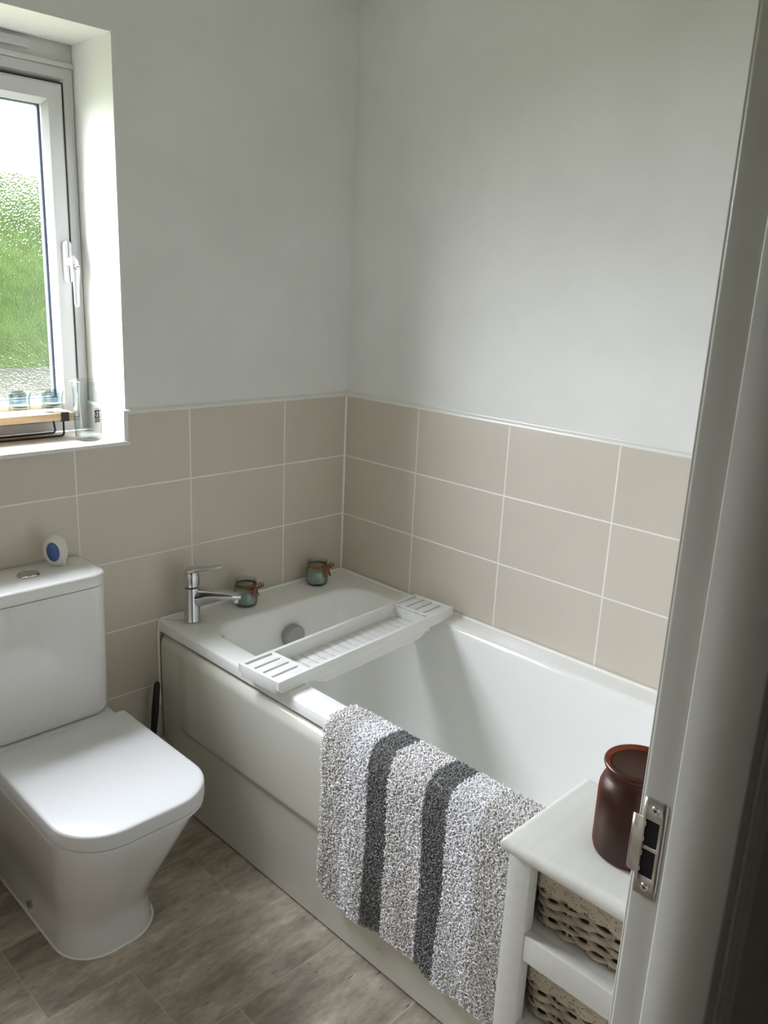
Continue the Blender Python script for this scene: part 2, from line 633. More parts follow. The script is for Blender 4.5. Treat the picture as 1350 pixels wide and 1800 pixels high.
# door wall with the opening
bm = bmesh.new()
YH = -1.7785
bm_box(bm, XJ + 0.025, 0.006, YH, YD, 0, HC)
bm_box(bm, -3.1, XH - 0.025, YH, YD, 0, HC)
bm_box(bm, XH - 0.025, XJ + 0.025, YH, YD, 2.06, HC)
for f in bm.faces:
    if f.calc_center_median().y < YH + 1e-3:
        f.material_index = 1
struct(obj('wall_door', bm, [M['paint'], M['hall_wall']], flat=True))
# hallway
bm = bmesh.new(); bm_box(bm, -3.2, 0.6, HALL_Y, YD - 0.093, -0.05, 0.0)
struct(obj('floor_hall', bm, M['hall_floor'], flat=True))
bm = bmesh.new()
bm_box(bm, -3.2, 0.6, HALL_Y - 0.1, HALL_Y, 0, HC)
bm_box(bm, -3.2, -3.1, HALL_Y, YD, 0, HC)
bm_box(bm, 0.5, 0.6, HALL_Y, YH, 0, HC)
bm_box(bm, 0.006, 0.5, YH - 0.0, YH + 0.05, 0, HC)
struct(obj('wall_hall', bm, M['hall_wall'], flat=True))

# plastic tile trims (quadrant section) along the top of the tiles
def quadrant(bm, p0, p1, outward, r=0.010, seg=6):
    """quarter-round bead from p0 to p1; outward = direction into the room, up = z"""
    p0, p1, o = Vector(p0), Vector(p1), Vector(outward).normalized()
    t = (p1 - p0).normalized()
    up = o.cross(t) if abs(t.z) > 0.5 else Vector((0, 0, 1))
    A, B = [], []
    sec = [Vector((0, 0))] + [Vector((r * math.cos(math.pi / 2 * i / seg), r * math.sin(math.pi / 2 * i / seg))) for i in range(seg + 1)]
    for s in sec:
        d = o * s.x + up * s.y
        A.append(bm.verts.new(p0 + d)); B.append(bm.verts.new(p1 + d))
    n = len(A)
    for i in range(n):
        bm.faces.new((A[i], A[(i + 1) % n], B[(i + 1) % n], B[i]))
    bm.faces.new(A); bm.faces.new(list(reversed(B)))

bm = bmesh.new()
quadrant(bm, (0.0, PY, TILE_TOP), (WX1, PY, TILE_TOP), (0, -1, 0))
quadrant(bm, (0.0, PY + 0.004, TILE_TOP + 0.0095), (WX1, PY + 0.004, TILE_TOP + 0.0095), (0, -1, 0), 0.006)
struct(obj('trim_1', bm, M['trim']))
bm = bmesh.new()
quadrant(bm, (PY, 0.0, TILE_TOP), (PY, YD, TILE_TOP), (-1, 0, 0))
quadrant(bm, (PY + 0.004, 0.0, TILE_TOP + 0.0095), (PY + 0.004, YD, TILE_TOP + 0.0095), (-1, 0, 0), 0.006)
struct(obj('trim_2', bm, M['trim']))
# trim that frames the tiled foot of the window reveal
bm = bmesh.new()
bm_box(bm, WX1 - 0.010, WX1 + 0.003, -0.004, 0.006, WZ0 - 0.004, TILE_TOP + 0.008, 0.003)
bm_box(bm, WX1 - 0.009, WX1 + 0.001, 0.0, 0.205, TILE_TOP, TILE_TOP + 0.010, 0.003)
struct(obj('trim_3', bm, M['trim']))
# silicone in the tile corner and along the bath
bm = bmesh.new()
bm_tube(bm, [(-0.001, -0.001, 0.575), (-0.001, -0.001, TILE_TOP)], 0.0042, 8)
struct(obj('trim_4', bm, M['silicone']))

# window sill of pale tile with a rounded nose, plus reveal tile on both sides
bm = bmesh.new()
bm_box(bm, WX0, WX1 - 0.006, 0.0, 0.205, WZ0 - 0.012, WZ0)
bm_box(bm, WX0, WX1 + 0.003, -0.011, 0.001, WZ0 - 0.011, WZ0 + 0.0005, 0.004, 3, mi=1)
bm_box(bm, WX1 - 0.006, WX1, 0.004, 0.205, WZ0, TILE_TOP)
bm_box(bm, WX0, WX0 + 0.006, 0.004, 0.205, WZ0, TILE_TOP)
struct(obj('trim_5', bm, [M['sill_tile'], M['trim']]))

# ------------------------------------------------------------------ window
FY = 0.205                                             # room face of the outer frame
win = struct_empty('window_1', ((WX0 + WX1) / 2, FY, WZ0))
wx0, wx1 = WX0, WX1
FT = 2.012                                             # frame top below the head section
def frame_ring(bm, x0, x1, z0, z1, w, y0, y1, bev=0.004, mi=0):
    """mitred rectangular frame with bevelled edges"""
    def loop(ins, y):
        return [(x0 + ins, y, z0 + ins), (x1 - ins, y, z0 + ins), (x1 - ins, y, z1 - ins), (x0 + ins, y, z1 - ins)]
    loops = [loop(0, y1), loop(0, y0 + bev), loop(bev, y0), loop(w - bev * 2.2, y0), loop(w, y0 + bev * 2.2), loop(w, y1)]
    bm_loft(bm, loops + [loops[0]], mi=mi)
    bmesh.ops.remove_doubles(bm, verts=bm.verts, dist=1e-6)
bm = bmesh.new(); frame_ring(bm, wx0, wx1, WZ0, FT, 0.036, FY, FY + 0.07)
obj('window_frame', bm, M['upvc'], win, flat=True)
bm = bmesh.new()
bm_box(bm, wx0, wx1, FY + 0.004, FY + 0.07, FT + 0.008, WZ1, 0.0015)
bm_box(bm, wx0, wx1, FY - 0.006, FY + 0.07, FT - 0.002, FT + 0.010, 0.0025)
obj('head_section', bm, M['upvc'], win)
bm = bmesh.new()
bm_box(bm, wx0 + 0.10, -0.893, FY - 0.010, FY + 0.006, 2.036, 2.056, 0.003)
bm_box(bm, wx0 + 0.105, -0.898, FY - 0.013, FY - 0.008, 2.040, 2.045, 0.001)
obj('trickle_vent', bm, M['upvc'], win)
# sash
sx0, sx1, sz0, sz1 = wx0 + 0.035, -0.819, WZ0 + 0.040, 1.970
bm = bmesh.new(); frame_ring(bm, sx0 - 0.004, sx1 + 0.004, sz0 - 0.004, sz1 + 0.004, 0.006, FY - 0.004, FY + 0.03, 0.0005)
obj('window_gasket', bm, M['gap'], win, flat=True)
SY = FY - 0.010
bm = bmesh.new(); frame_ring(bm, sx0, sx1, sz0, sz1, 0.052, SY, FY + 0.030, 0.006)
sash = obj('window_sash', bm, M['upvc'], win, flat=True)
gx0, gx1, gz0, gz1 = sx0 + 0.050, sx1 - 0.050, sz0 + 0.047, sz1 - 0.047
bm = bmesh.new(); frame_ring(bm, gx0 - 0.002, gx1 + 0.002, gz0 - 0.002, gz1 + 0.002, 0.010, FY + 0.012, FY + 0.03, 0.0008)
obj('spacer_bar', bm, M['spacer'], win, flat=True)
bm = bmesh.new()
vs = [bm.verts.new(p) for p in ((gx0, FY + 0.022, gz0), (gx1, FY + 0.022, gz0), (gx1, FY + 0.022, gz1), (gx0, FY + 0.022, gz1))]
bm.faces.new(vs)
obj('window_pane', bm, M['pane'], win, flat=True)
# espagnolette handle
hx = -0.832
bm = bmesh.new()
loops = []
for d, ins in ((0.0, 0.0), (0.010, 0.0), (0.014, 0.003)):
    L = rrect(-0.011 + ins, 0.011 - ins, -0.052 + ins, 0.052 - ins, 0.009, 0)
    loops.append([(hx + p[0], SY - d, 1.545 + p[1]) for p in L])
bm_loft(bm, loops, cap_last=True)
hnd = obj('window_handle', bm, M['handle'], win)
hb = bmesh.new()
bm_tube(hb, [(hx, SY - 0.012, 1.545), (hx, SY - 0.034, 1.545)], 0.0105, 14)
pts = [(hx, SY - 0.034, 1.560), (hx + 0.001, SY - 0.038, 1.548), (hx + 0.003, SY - 0.041, 1.525), (hx + 0.001, SY - 0.046, 1.50), (hx - 0.001, SY - 0.049, 1.47), (hx - 0.001, SY - 0.049, 1.44), (hx - 0.001, SY - 0.049, 1.432)]
bm_tube(hb, pts, [0.006, 0.0125, 0.0135, 0.0095, 0.0075, 0.0075, 0.003], 14, squash=(1.0, 0.62))
obj('handle_lever', hb, M['handle'], hnd)
hb = bmesh.new()
bm_tube(hb, [(hx + 0.003, SY - 0.045, 1.534), (hx + 0.003, SY - 0.053, 1.534)], [0.0068, 0.0058], 16)
lk = obj('handle_lock', hb, M['steel'], hnd)
hb = bmesh.new(); bm_box(hb, hx - 0.0005, hx + 0.0065, SY - 0.0536, SY - 0.052, 1.5328, 1.5352)
obj('key_slot', hb, M['gap'], hnd, flat=True)

# ------------------------------------------------------------------ door frame
door = struct_empty('door_1', (XJ, YH, 0))
ST = 0.012                                             # how far the stop stands proud of the rebate
def lining(x, s):
    """one jamb: rebate towards the bathroom, stop and lining towards the hall; s=+1 opening lies on -x side"""
    b = bmesh.new()
    prof = [(0.0, YD - 0.004), (0.0, YD - 0.036), (-ST + 0.0015, YD - 0.036), (-ST, YD - 0.0378), (-ST, YH + 0.002), (-ST + 0.002, YH), (0.027, YH), (0.027, YD), (0.004, YD), (0.0012, YD - 0.0012)]
    A = [b.verts.new((x + s * px, py, 0.0)) for px, py in prof]
    B = [b.verts.new((x + s * px, py, 2.06)) for px, py in prof]
    n = len(A)
    for i in range(n):
        b.faces.new((A[i], A[(i + 1) % n], B[(i + 1) % n], B[i]))
    b.faces.new(A); b.faces.new(B)
    return b
b = lining(XJ, 1)
jamb = obj('door_jamb', b, M['gloss'], door, angle=60)
b = lining(XH, -1)
obj('door_jamb', b, M['gloss'], door, angle=60)
b = bmesh.new()
bm_box(b, XH, XJ, YH, YD, 2.035, 2.06)
bm_box(b, XH, XJ, YH, YD - 0.036, 2.023, 2.036)
obj('door_head', b, M['gloss'], door, flat=True)
def architrave(x, s, y, out, z1=2.12, k_=0.64):
    """moulded board; s=+1 board runs to +x, out=-1 faces the hall"""
    b = bmesh.new()
    prof = [(px_ * k_, py_ * 0.62) for px_, py_ in [(0, 0), (0, 0.004), (0.004, 0.0068), (0.008, 0.0072), (0.010, 0.0060), (0.014, 0.0064), (0.020, 0.0092), (0.028, 0.0104), (0.036, 0.0096), (0.042, 0.0110), (0.046, 0.0122), (0.055, 0.0128), (0.058, 0.0110), (0.058, 0)]]
    A = [b.verts.new((x + s * px, y + out * py, 0.0)) for px, py in prof]
    B = [b.verts.new((x + s * px, y + out * py, z1)) for px, py in prof]
    n = len(A)
    for i in range(n):
        b.faces.new((A[i], A[(i + 1) % n], B[(i + 1) % n], B[i]))
    b.faces.new(A); b.faces.new(B)
    return b
for x, s in ((XJ + 0.006, 1), (XH - 0.006, -1)):
    obj('architrave', architrave(x, s, YH, -1), M['gloss'], door, angle=25)
    obj('architrave', architrave(x, s, YD, 1), M['gloss'], door, angle=25)

# strike plate let into the rebate, with two boxed holes and a curved lip
def plate_poly(th):
    """plate drawn in (y, z)"""
    t = 1.0
    return [(-1.709, 0.947), (-1.7095, 0.9462), (-1.686, 0.9462), (-1.6853, 0.947), (-1.6853, 0.964), (-1.678, 0.969), (-1.678, 1.034), (-1.6853, 1.036), (-1.6853, 1.054), (-1.686, 1.0548), (-1.7085, 1.0548), (-1.7095, 1.054)]
sp = bmesh.new()
ys = [-1.7095, -1.7032, -1.6888, -1.6853, -1.6780]
zs = [0.9462, 0.968, 0.9985, 1.0025, 1.0320, 1.0548]
px = XJ - 0.0012
grid = {}
def gv(y, z):
    k = (round(y, 5), round(z, 5))
    if k not in grid:
        grid[k] = sp.verts.new((px, y, z))
    return grid[k]
for i in range(4):
    for j in range(5):
        hole = i == 1 and j in (1, 3)
        lip_only = i == 3 and j in (0, 4)
        if hole or lip_only:
            continue
        sp.faces.new((gv(ys[i], zs[j]), gv(ys[i + 1], zs[j]), gv(ys[i + 1], zs[j + 1]), gv(ys[i], zs[j + 1])))
for z0, z1 in ((0.968, 0.9985), (0.9985, 1.0025), (1.0025, 1.032)):
    last = [gv(-1.6780, z0), gv(-1.6780, z1)]
    for a in (20, 40, 60, 80):
        r = 0.004
        x = px + r * (1 - math.cos(math.radians(a)))
        y = -1.6780 + r * math.sin(math.radians(a))
        sh = 0.002 * a / 80
        za = z0 + (sh if z0 < 0.97 else 0); zb = z1 - (sh if z1 > 1.03 else 0)
        cur = [sp.verts.new((x, y, za)), sp.verts.new((x, y, zb))]
        sp.faces.new((last[0], cur[0], cur[1], last[1]))
        last = cur
bmesh.ops.remove_doubles(sp, verts=sp.verts, dist=1e-5)
plate = obj('strike_plate', sp, M['steel'], door, angle=35, recalc=True)
sol = plate.modifiers.new('thickness', 'SOLIDIFY'); sol.thickness = 0.0011; sol.offset = 0
for z0, z1 in ((0.968, 0.9985), (1.0025, 1.032)):
    hb = bmesh.new()
    bm_box(hb, px + 0.0002, px + 0.0006, -1.7034, -1.6886, z0 - 0.0002, z1 + 0.0002)
    obj('latch_hole', hb, M['hole'], plate, flat=True)
    hb = bmesh.new()
    for zz in (z0 + 0.004, z1 - 0.008):
        bm_box(hb, px - 0.0012, px + 0.0001, -1.6900, -1.6886, zz, zz + 0.005, 0.0002)
    obj('latch_tab', hb, M['steel'], plate)
for z in (1.0444, 0.9565):
    hb = bmesh.new()
    bm_tube(hb, [(px - 0.0004, -1.697, z), (px - 0.0016, -1.697, z)], [0.0046, 0.0038], 20)
    for a in (20, 110):
        c, s = math.cos(math.radians(a)), math.sin(math.radians(a))
        bm_tube(hb, [(px - 0.00165, -1.697 - 0.0022 * c, z - 0.0022 * s), (px - 0.00165, -1.697 + 0.0022 * c, z + 0.0022 * s)], 0.0005, 6, mi=1)
    obj('screw', hb, [M['chrome'], M['hole']], plate)

# ------------------------------------------------------------------ outdoors seen through the pane
bm = bmesh.new(); bm_box(bm, -30, 30, 0.30, 9.5, -0.35, -0.20); bm_box(bm, -30, 30, 9.5, 14.5, -0.35, -0.20, mi=1)
struct(obj('ground', bm, [M['lawn'], M['paving']], flat=True))
bm = bmesh.new()
nx, nz = 90, 26
hv = []
for i in range(nx):
    row = []
    for j in range(nz):
        t = j / (nz - 1)
        x = -10 + 34 * i / (nx - 1)
        z = -0.25 + 3.35 * min(1.0, t * 1.35) + (0.08 * noise.noise((x * 0.8, 0, 3)) if t > 0.5 else 0)
        y = 13.0 + (t * 1.35 - 1) * 5 * (t > 0.74) + 0.15 * noise.noise((x * 1.1, t * 7, 1)) + t * 0.7
        row.append(bm.verts.new((x, y, z)))
    hv.append(row)
for i in range(nx - 1):
    for j in range(nz - 1):
        bm.faces.new((hv[i][j], hv[i + 1][j], hv[i + 1][j + 1], hv[i][j + 1]))
hedge = obj('hedge', bm, M['hedge'])
tag(hedge, 'blurred bright green hedge outside behind the frosted window pane', 'hedge')

# ------------------------------------------------------------------ bath
BX0, BY0, RZ = -0.710, -1.675, 0.570
bath = thing('bathtub', (-0.355, -0.84, 0.0), 'white acrylic bathtub with grey overflow knob along the tiled right wall', 'bathtub')
bm = bmesh.new()
K, S = 10, 10
def L(x0, x1, y0, y1, r, z):
    return rrect(x0, x1, y0, y1, r, z, K, S)
e = 0.0015
loops = [
    L(BX0 + 0.006, -e, BY0, -e, 0.004, 0.534),
    L(BX0, -e, BY0, -e, 0.006, 0.537),
    L(BX0, -e, BY0, -e, 0.006, 0.562),
    L(BX0 + 0.0025, -e, BY0, -e, 0.006, 0.5676),
    L(BX0 + 0.009, -e, BY0, -e, 0.006, RZ),
    L(-0.645, -0.070, -1.600, -0.136, 0.085, RZ),
    L(-0.640, -0.075, -1.594, -0.141, 0.085, RZ - 0.0012),
    L(-0.634, -0.081, -1.586, -0.148, 0.085, RZ - 0.006),
    L(-0.630, -0.086, -1.580, -0.154, 0.085, RZ - 0.018),
    L(-0.618, -0.098, -1.545, -0.164, 0.090, 0.45),
    L(-0.596, -0.118, -1.460, -0.178, 0.100, 0.32),
    L(-0.580, -0.134, -1.380, -0.192, 0.105, 0.235),
    L(-0.560, -0.154, -1.320, -0.212, 0.105, 0.195),
    L(-0.530, -0.184, -1.280, -0.245, 0.100, 0.172),
    L(-0.480, -0.234, -1.220, -0.300, 0.080, 0.163),
    L(-0.400, -0.314, -1.100, -0.420, 0.040, 0.160),
]
bm_loft(bm, loops, cap_last=True)
obj('tub', bm, M['acrylic'], bath, angle=50)
# overflow knob on the tap end
bm = bmesh.new()
bm_tube(bm, [(-0.352, -0.160, 0.478), (-0.352, -0.166, 0.478), (-0.352, -0.168, 0.478), (-0.352, -0.186, 0.478), (-0.352, -0.190, 0.478)], [0.031, 0.031, 0.036, 0.036, 0.033], 36)
obj('overflow_knob', bm, M['grey_plastic'], bath)
bm = bmesh.new()
bm_lathe(bm, [(0, 0.006), (0.028, 0.006), (0.034, 0.003), (0.035, 0)], -0.357, -0.36, 0.1605, 32)
obj('drain', bm, M['chrome'], bath)
# silicone seal round the rim
bm = bmesh.new()
bm_tube(bm, [(BX0 + 0.006, -0.0058, RZ + 0.0015), (-0.006, -0.0058, RZ + 0.0015)], 0.0055, 8)
bm_tube(bm, [(-0.0058, -0.006, RZ + 0.0015), (-0.0058, BY0, RZ + 0.0015)], 0.0055, 8)
bm_tube(bm, [(BX0 - 0.003, -0.0045, 0.30), (BX0 - 0.003, -0.0045, 0.52), (BX0 - 0.001, -0.0045, 0.545), (BX0 + 0.002, -0.0045, RZ - 0.004), (BX0 + 0.010, -0.0045, RZ + 0.001)], 0.004, 8)
obj('silicone_seal', bm, M['silicone'], bath)

# side panel: a plain sheet with a raised central field, rounded into the top edge
pan = bath
bm = bmesh.new()
NY, NZ = 170, 90
YP0, YP1, ZP1 = -1.672, -0.006, 0.5270
def sstep(a, b, x):
    t = min(1, max(0, (x - a) / (b - a)))
    return t * t * (3 - 2 * t)
def field(y, z):
    """signed distance inside the raised field with a rounded lower corner"""
    r = 0.055
    dx = min(-0.118 - y, y + 1.56)
    dz = z - 0.262
    if dx < r and dz < r:
        return r - math.hypot(r - dx, r - dz)
    return min(dx, dz)
gridv = []
for i in range(NY + 1):
    y = YP1 + (YP0 - YP1) * i / NY
    col = []
    for j in range(NZ + 1):
        z = ZP1 * (j / NZ)
        # finer spacing close to the top
        z = ZP1 * (1 - (1 - j / NZ) ** 1.25)
        raise_ = 0.0095 * sstep(-0.002, 0.075, min(-0.095 - y, y + 1.58)) * sstep(-0.006, 0.016, z - 0.262)
        base = -0.7085 - 0.004 * sstep(0.0, 0.5, z)
        x = base - raise_
        top = max(0.0, (z - (ZP1 - 0.032)) / 0.032)
        x += 0.024 * (1 - math.sqrt(max(0, 1 - top * top)))
        z = max(z, 0.007)
        end = max(0.0, (y - (YP1 - 0.010)) / 0.010)
        x += 0.008 * (1 - math.sqrt(max(0, 1 - end * end)))
        col.append(bm.verts.new((x, y, z)))
    gridv.append(col)
for i in range(NY):
    for j in range(NZ):
        bm.faces.new((gridv[i][j], gridv[i][j + 1], gridv[i + 1][j + 1], gridv[i + 1][j]))
# close the back so that the panel has thickness
bk = [bm.verts.new((-0.690, y, z)) for y, z in ((YP1, 0), (YP1, ZP1), (YP0, ZP1), (YP0, 0))]
bm.faces.new(bk)
bm.faces.new([gridv[0][j] for j in range(NZ, -1, -1)] + [bk[0], bk[1]])
bm.faces.new([gridv[NY][j] for j in range(NZ + 1)] + [bk[2], bk[3]])
bm.faces.new([gridv[i][NZ] for i in range(NY, -1, -1)] + [bk[1], bk[2]])
bm.faces.new([gridv[i][0] for i in range(NY + 1)] + [bk[3], bk[0]])
sheet = obj('side_panel', bm, M['panel'], pan, angle=50)
for y in (-0.205, -0.931):
    bm = bmesh.new()
    bm_tube(bm, [(-0.7075, y, 0.060), (-0.7115, y, 0.060), (-0.7140, y, 0.060)], [0.0068, 0.0068, 0.0045], 18)
    obj('screw_cap', bm, M['fresh_body'], sheet)

# ------------------------------------------------------------------ mixer tap
TX, TY = -0.643, -0.072
tap = thing('bath_tap', (TX, TY, RZ), 'chrome single lever mixer tap on the back corner of the bath rim', 'tap')
bm = bmesh.new()
bm_lathe(bm, [(0, 0.0), (0.0235, 0.0), (0.0245, 0.002), (0.0245, 0.006), (0.0228, 0.010), (0.0225, 0.100), (0.0218, 0.104), (0, 0.104)], TX, TY, RZ, 40)
obj('tap_body', bm, M['chrome'], tap)
d = Vector((0.098, -0.069, 0)).normalized()            # direction the spout points
side = Vector((-d.y, d.x, 0))
bm = bmesh.new()
def sect(c, w, h, n=20, p=2.6):
    out = []
    for i in range(n):
        a = 2 * math.pi * i / n
        ca, sa = math.cos(a), math.sin(a)
        out.append(Vector(c) + side * (w * math.copysign(abs(ca) ** (2 / p), ca)) + Vector((0, 0, 1)) * (h * math.copysign(abs(sa) ** (2 / p), sa)))
    return out
base = Vector((TX, TY, RZ))
loops = []
for t, zc, w, h in ((0.0, 0.072, 0.0215, 0.031), (0.016, 0.072, 0.0212, 0.030), (0.026, 0.0770, 0.0208, 0.0245), (0.038, 0.0805, 0.0202, 0.0190), (0.055, 0.0810, 0.0195, 0.0160), (0.080, 0.0790, 0.0185, 0.0138), (0.108, 0.0760, 0.0175, 0.0120), (0.130, 0.0735, 0.0165, 0.0102), (0.138, 0.0730, 0.0135, 0.0080)):
    loops.append(sect(base + d * t + Vector((0, 0, zc)), w, h))
bm_loft(bm, loops, cap_first=True, cap_last=True)
obj('spout', bm, M['chrome'], tap, angle=50)
bm = bmesh.new()
q = base + d * 0.122
bm_lathe(bm, [(0, 0), (0.0085, 0), (0.0105, 0.002), (0.0105, 0.014), (0, 0.014)], q.x, q.y, RZ + 0.054, 24)
obj('aerator', bm, M['chrome'], tap)
bm = bmesh.new()
bm_lathe(bm, [(0, 0.108), (0.0205, 0.108), (0.0222, 0.110), (0.0222, 0.140), (0.0205, 0.150), (0.0165, 0.156), (0, 0.159)], TX, TY, RZ, 40)
hd = obj('tap_cartridge', bm, M['chrome'], tap)
bm = bmesh.new()
loops = []
for t, zc, w, h in ((-0.020, 0.148, 0.012, 0.004), (-0.012, 0.153, 0.0195, 0.008), (0.004, 0.156, 0.0210, 0.0085), (0.022, 0.1575, 0.0195, 0.0070), (0.045, 0.1595, 0.0165, 0.0052), (0.068, 0.163, 0.0140, 0.0042), (0.082, 0.166, 0.0115, 0.0036), (0.088, 0.1675, 0.0075, 0.0025)):
    loops.append(sect(base + d * t + Vector((0, 0, zc)), w, h, p=2.2))
bm_loft(bm, loops, cap_first=True, cap_last=True)
obj('tap_lever', bm, M['chrome'], tap, angle=60)

# ------------------------------------------------------------------ bath caddy
cad = thing('bath_caddy', (-0.387, -0.484, RZ), 'white slatted wooden bath tray laid across the bath from rim to wall', 'bath tray')
CL, CW = 0.700, 0.148                                   # length along the bath's width, and depth
cm = Matrix.Translation((-0.3870, -0.4845, 0)) @ Matrix.Rotation(math.radians(3.9), 4, 'Z')
zt, ze, zm = RZ + 0.0335, RZ + 0.0012, RZ - 0.020        # top, underside at ends, underside in the middle
def cad_part(name, bmx, mat=M['white_wood'], ang=40):
    bmesh.ops.transform(bmx, matrix=cm, verts=bmx.verts)
    return obj(name, bmx, mat, cad, angle=ang)
def side_board(y0, y1):
    b = bmesh.new()
    bot = []
    n = 60
    for i in range(n + 1):
        x = -CL / 2 + CL * i / n
        a = min(x + CL / 2, CL / 2 - x)
        z = ze + (zm - ze) * sstep(0.105, 0.165, a)
        if a < 0.008:
            z += 0.010 * (1 - a / 0.008) ** 2
        bot.append((x, z))
    A = [b.verts.new((x, y0, z)) for x, z in bot]; B = [b.verts.new((x, y1, z)) for x, z in bot]
    At = [b.verts.new((x, y0, zt)) for x, z in bot]; Bt = [b.verts.new((x, y1, zt)) for x, z in bot]
    for i in range(n):
        b.faces.new((A[i], A[i + 1], At[i + 1], At[i])); b.faces.new((B[i + 1], B[i], Bt[i], Bt[i + 1]))
        b.faces.new((A[i], B[i], B[i + 1], A[i + 1])); b.faces.new((At[i], At[i + 1], Bt[i + 1], Bt[i]))
    b.faces.new((A[0], At[0], Bt[0], B[0])); b.faces.new((A[n], B[n], Bt[n], At[n]))
    return b
tb = 0.010
cad_part('side_board', side_board(-CW / 2, -CW / 2 + tb))
cad_part('side_board', side_board(CW / 2 - tb, CW / 2))
for s in (-1, 1):
    b = bmesh.new()
    xo, xi = s * CL / 2, s * (CL / 2 - 0.108)
    bm_box(b, min(xo, xo - s * tb), max(xo, xo - s * tb), -CW / 2 + tb, CW / 2 - tb, ze, zt, 0.001)
    cad_part('end_board', b)
    b = bmesh.new()
    bm_box(b, min(xi, xi + s * 0.009), max(xi, xi + s * 0.009), -CW / 2 + tb, CW / 2 - tb, zm + 0.004, zt, 0.001)
    cad_part('divider', b)
    inner = CW - 2 * tb
    for k in range(4):                                  # raised end slats running the long way, a gap before each
        b = bmesh.new()
        w = inner / 4
        y0 = -inner / 2 + k * w
        bm_box(b, min(xo - s * tb, xi), max(xo - s * tb, xi), y0, y0 + w - 0.0075, zt - 0.0085, zt - 0.0025, 0.001)
        cad_part('slat', b)
nsl = 16
x0, x1 = -(CL / 2 - 0.108) + 0.001, (CL / 2 - 0.108) - 0.001
for k in range(nsl):
    b = bmesh.new()
    w = (x1 - x0) / nsl
    bm_box(b, x0 + k * w + 0.0024, x0 + (k + 1) * w - 0.0024, -CW / 2 + tb, CW / 2 - tb, zm + 0.010, zm + 0.016, 0.001)
    cad_part('slat', b)

# ------------------------------------------------------------------ ribbed candle jars with raffia bows
def candle_jar(loc, label, rot=0.0):
    x, y, z = loc
    t = thing('candle_jar', loc, label, 'candle jar', 'small glass candle jars on the bath rim')
    b = bmesh.new()
    R, H = 0.0345, 0.080
    prof = [(0, 0.0), (R * 0.80, 0.0), (R * 0.94, 0.003), (R, 0.010), (R * 1.0, 0.050), (R * 0.96, 0.057), (R * 0.86, 0.063), (R * 0.82, 0.067),
            (R * 0.86, 0.070), (R * 0.94, 0.0735), (R * 0.97, 0.077), (R * 0.94, 0.0805), (R * 0.86, 0.082), (R * 0.78, 0.0795), (R * 0.74, 0.074), (R * 0.74, 0.066), (R * 0.86, 0.058),
            (R * 0.92, 0.050), (R * 0.92, 0.012), (R * 0.84, 0.0065), (0, 0.0055)]
    bm_lathe(b, prof, x, y, z, 72, rib=0.022, nrib=18, rib_range=(0.004, 0.058))
    obj('glass', b, M['green_glass'], t, angle=60)
    b = bmesh.new()
    bm_lathe(b, [(0, 0.008), (R * 0.80, 0.008), (R * 0.895, 0.013), (R * 0.895, 0.046), (R * 0.6, 0.047), (0, 0.047)], x, y, z, 48)
    obj('wax', b, M['wax'], t)
    b = bmesh.new()
    bm_tube(b, [(x, y, z + 0.046), (x + 0.001, y, z + 0.056)], 0.0007, 6)
    obj('wick', b, M['black'], t)
    # raffia wound round the neck, a knot, two loops and three tails towards the viewer's right
    b = bmesh.new()
    zr = 0.0655
    for k in range(4):
        ring = []
        for i in range(28):
            a = 2 * math.pi * i / 28
            rr = R * 0.845 + 0.0016 + 0.0006 * math.sin(3 * a + k)
            ring.append((x + rr * math.cos(a), y + rr * math.sin(a), z + zr - 0.004 + k * 0.0022 + 0.0016 * math.sin(a + k)))
        bm_tube(b, ring, 0.0017, 6, closed=True)
    a = rot
    o = Vector((x, y, z)) + Vector((math.cos(a), math.sin(a), 0)) * (R * 0.86 + 0.002) + Vector((0, 0, zr))
    n1 = Vector((math.cos(a), math.sin(a), 0)); t1 = Vector((-math.sin(a), math.cos(a), 0)); up = Vector((0, 0, 1))
    rbx = random.Random(int(abs(x) * 1000))
    for s in (-1, 1):
        for k in range(3):
            lp = []
            ln = 0.019 + 0.006 * k
            for i in range(9):
                u = i / 8
                lp.append(o + t1 * s * ln * math.sin(math.pi * u) + n1 * (0.004 + 0.004 * k * math.sin(math.pi * u)) + up * (0.008 * math.sin(2 * math.pi * u) + 0.002 * (k - 1)))
            bm_tube(b, lp, 0.0016, 5, squash=(1.8, 0.5))
    bm_tube(b, [o - t1 * 0.005 + n1 * 0.003, o + n1 * 0.007, o + t1 * 0.005 + n1 * 0.003], [0.003, 0.0045, 0.003], 8)
    for k in range(9):
        s = (-1, 1, 0.2)[k % 3]
        l = rbx.uniform(0.026, 0.044)
        sp_ = rbx.uniform(0.006, 0.018)
        tl = [o + n1 * 0.004]
        for i in range(1, 6):
            u = i / 5
            tl.append(o + n1 * (0.005 + 0.004 * math.sin(2.5 * u)) + t1 * s * sp_ * u * 1.2 - up * (l * u * 0.95))
        bm_tube(b, tl, [0.0022, 0.0028, 0.0030, 0.0028, 0.0022, 0.0010], 5, squash=(1.7, 0.45))
    obj('raffia_bow', b, M['raffia'], t)
    return t
candle_jar((-0.449, -0.064, RZ), 'ribbed glass candle jar with brown raffia bow, just behind the tap spout', math.radians(-80))
candle_jar((-0.163, -0.062, RZ), 'ribbed glass candle jar with brown raffia bow, near the tiled corner', math.radians(-72))

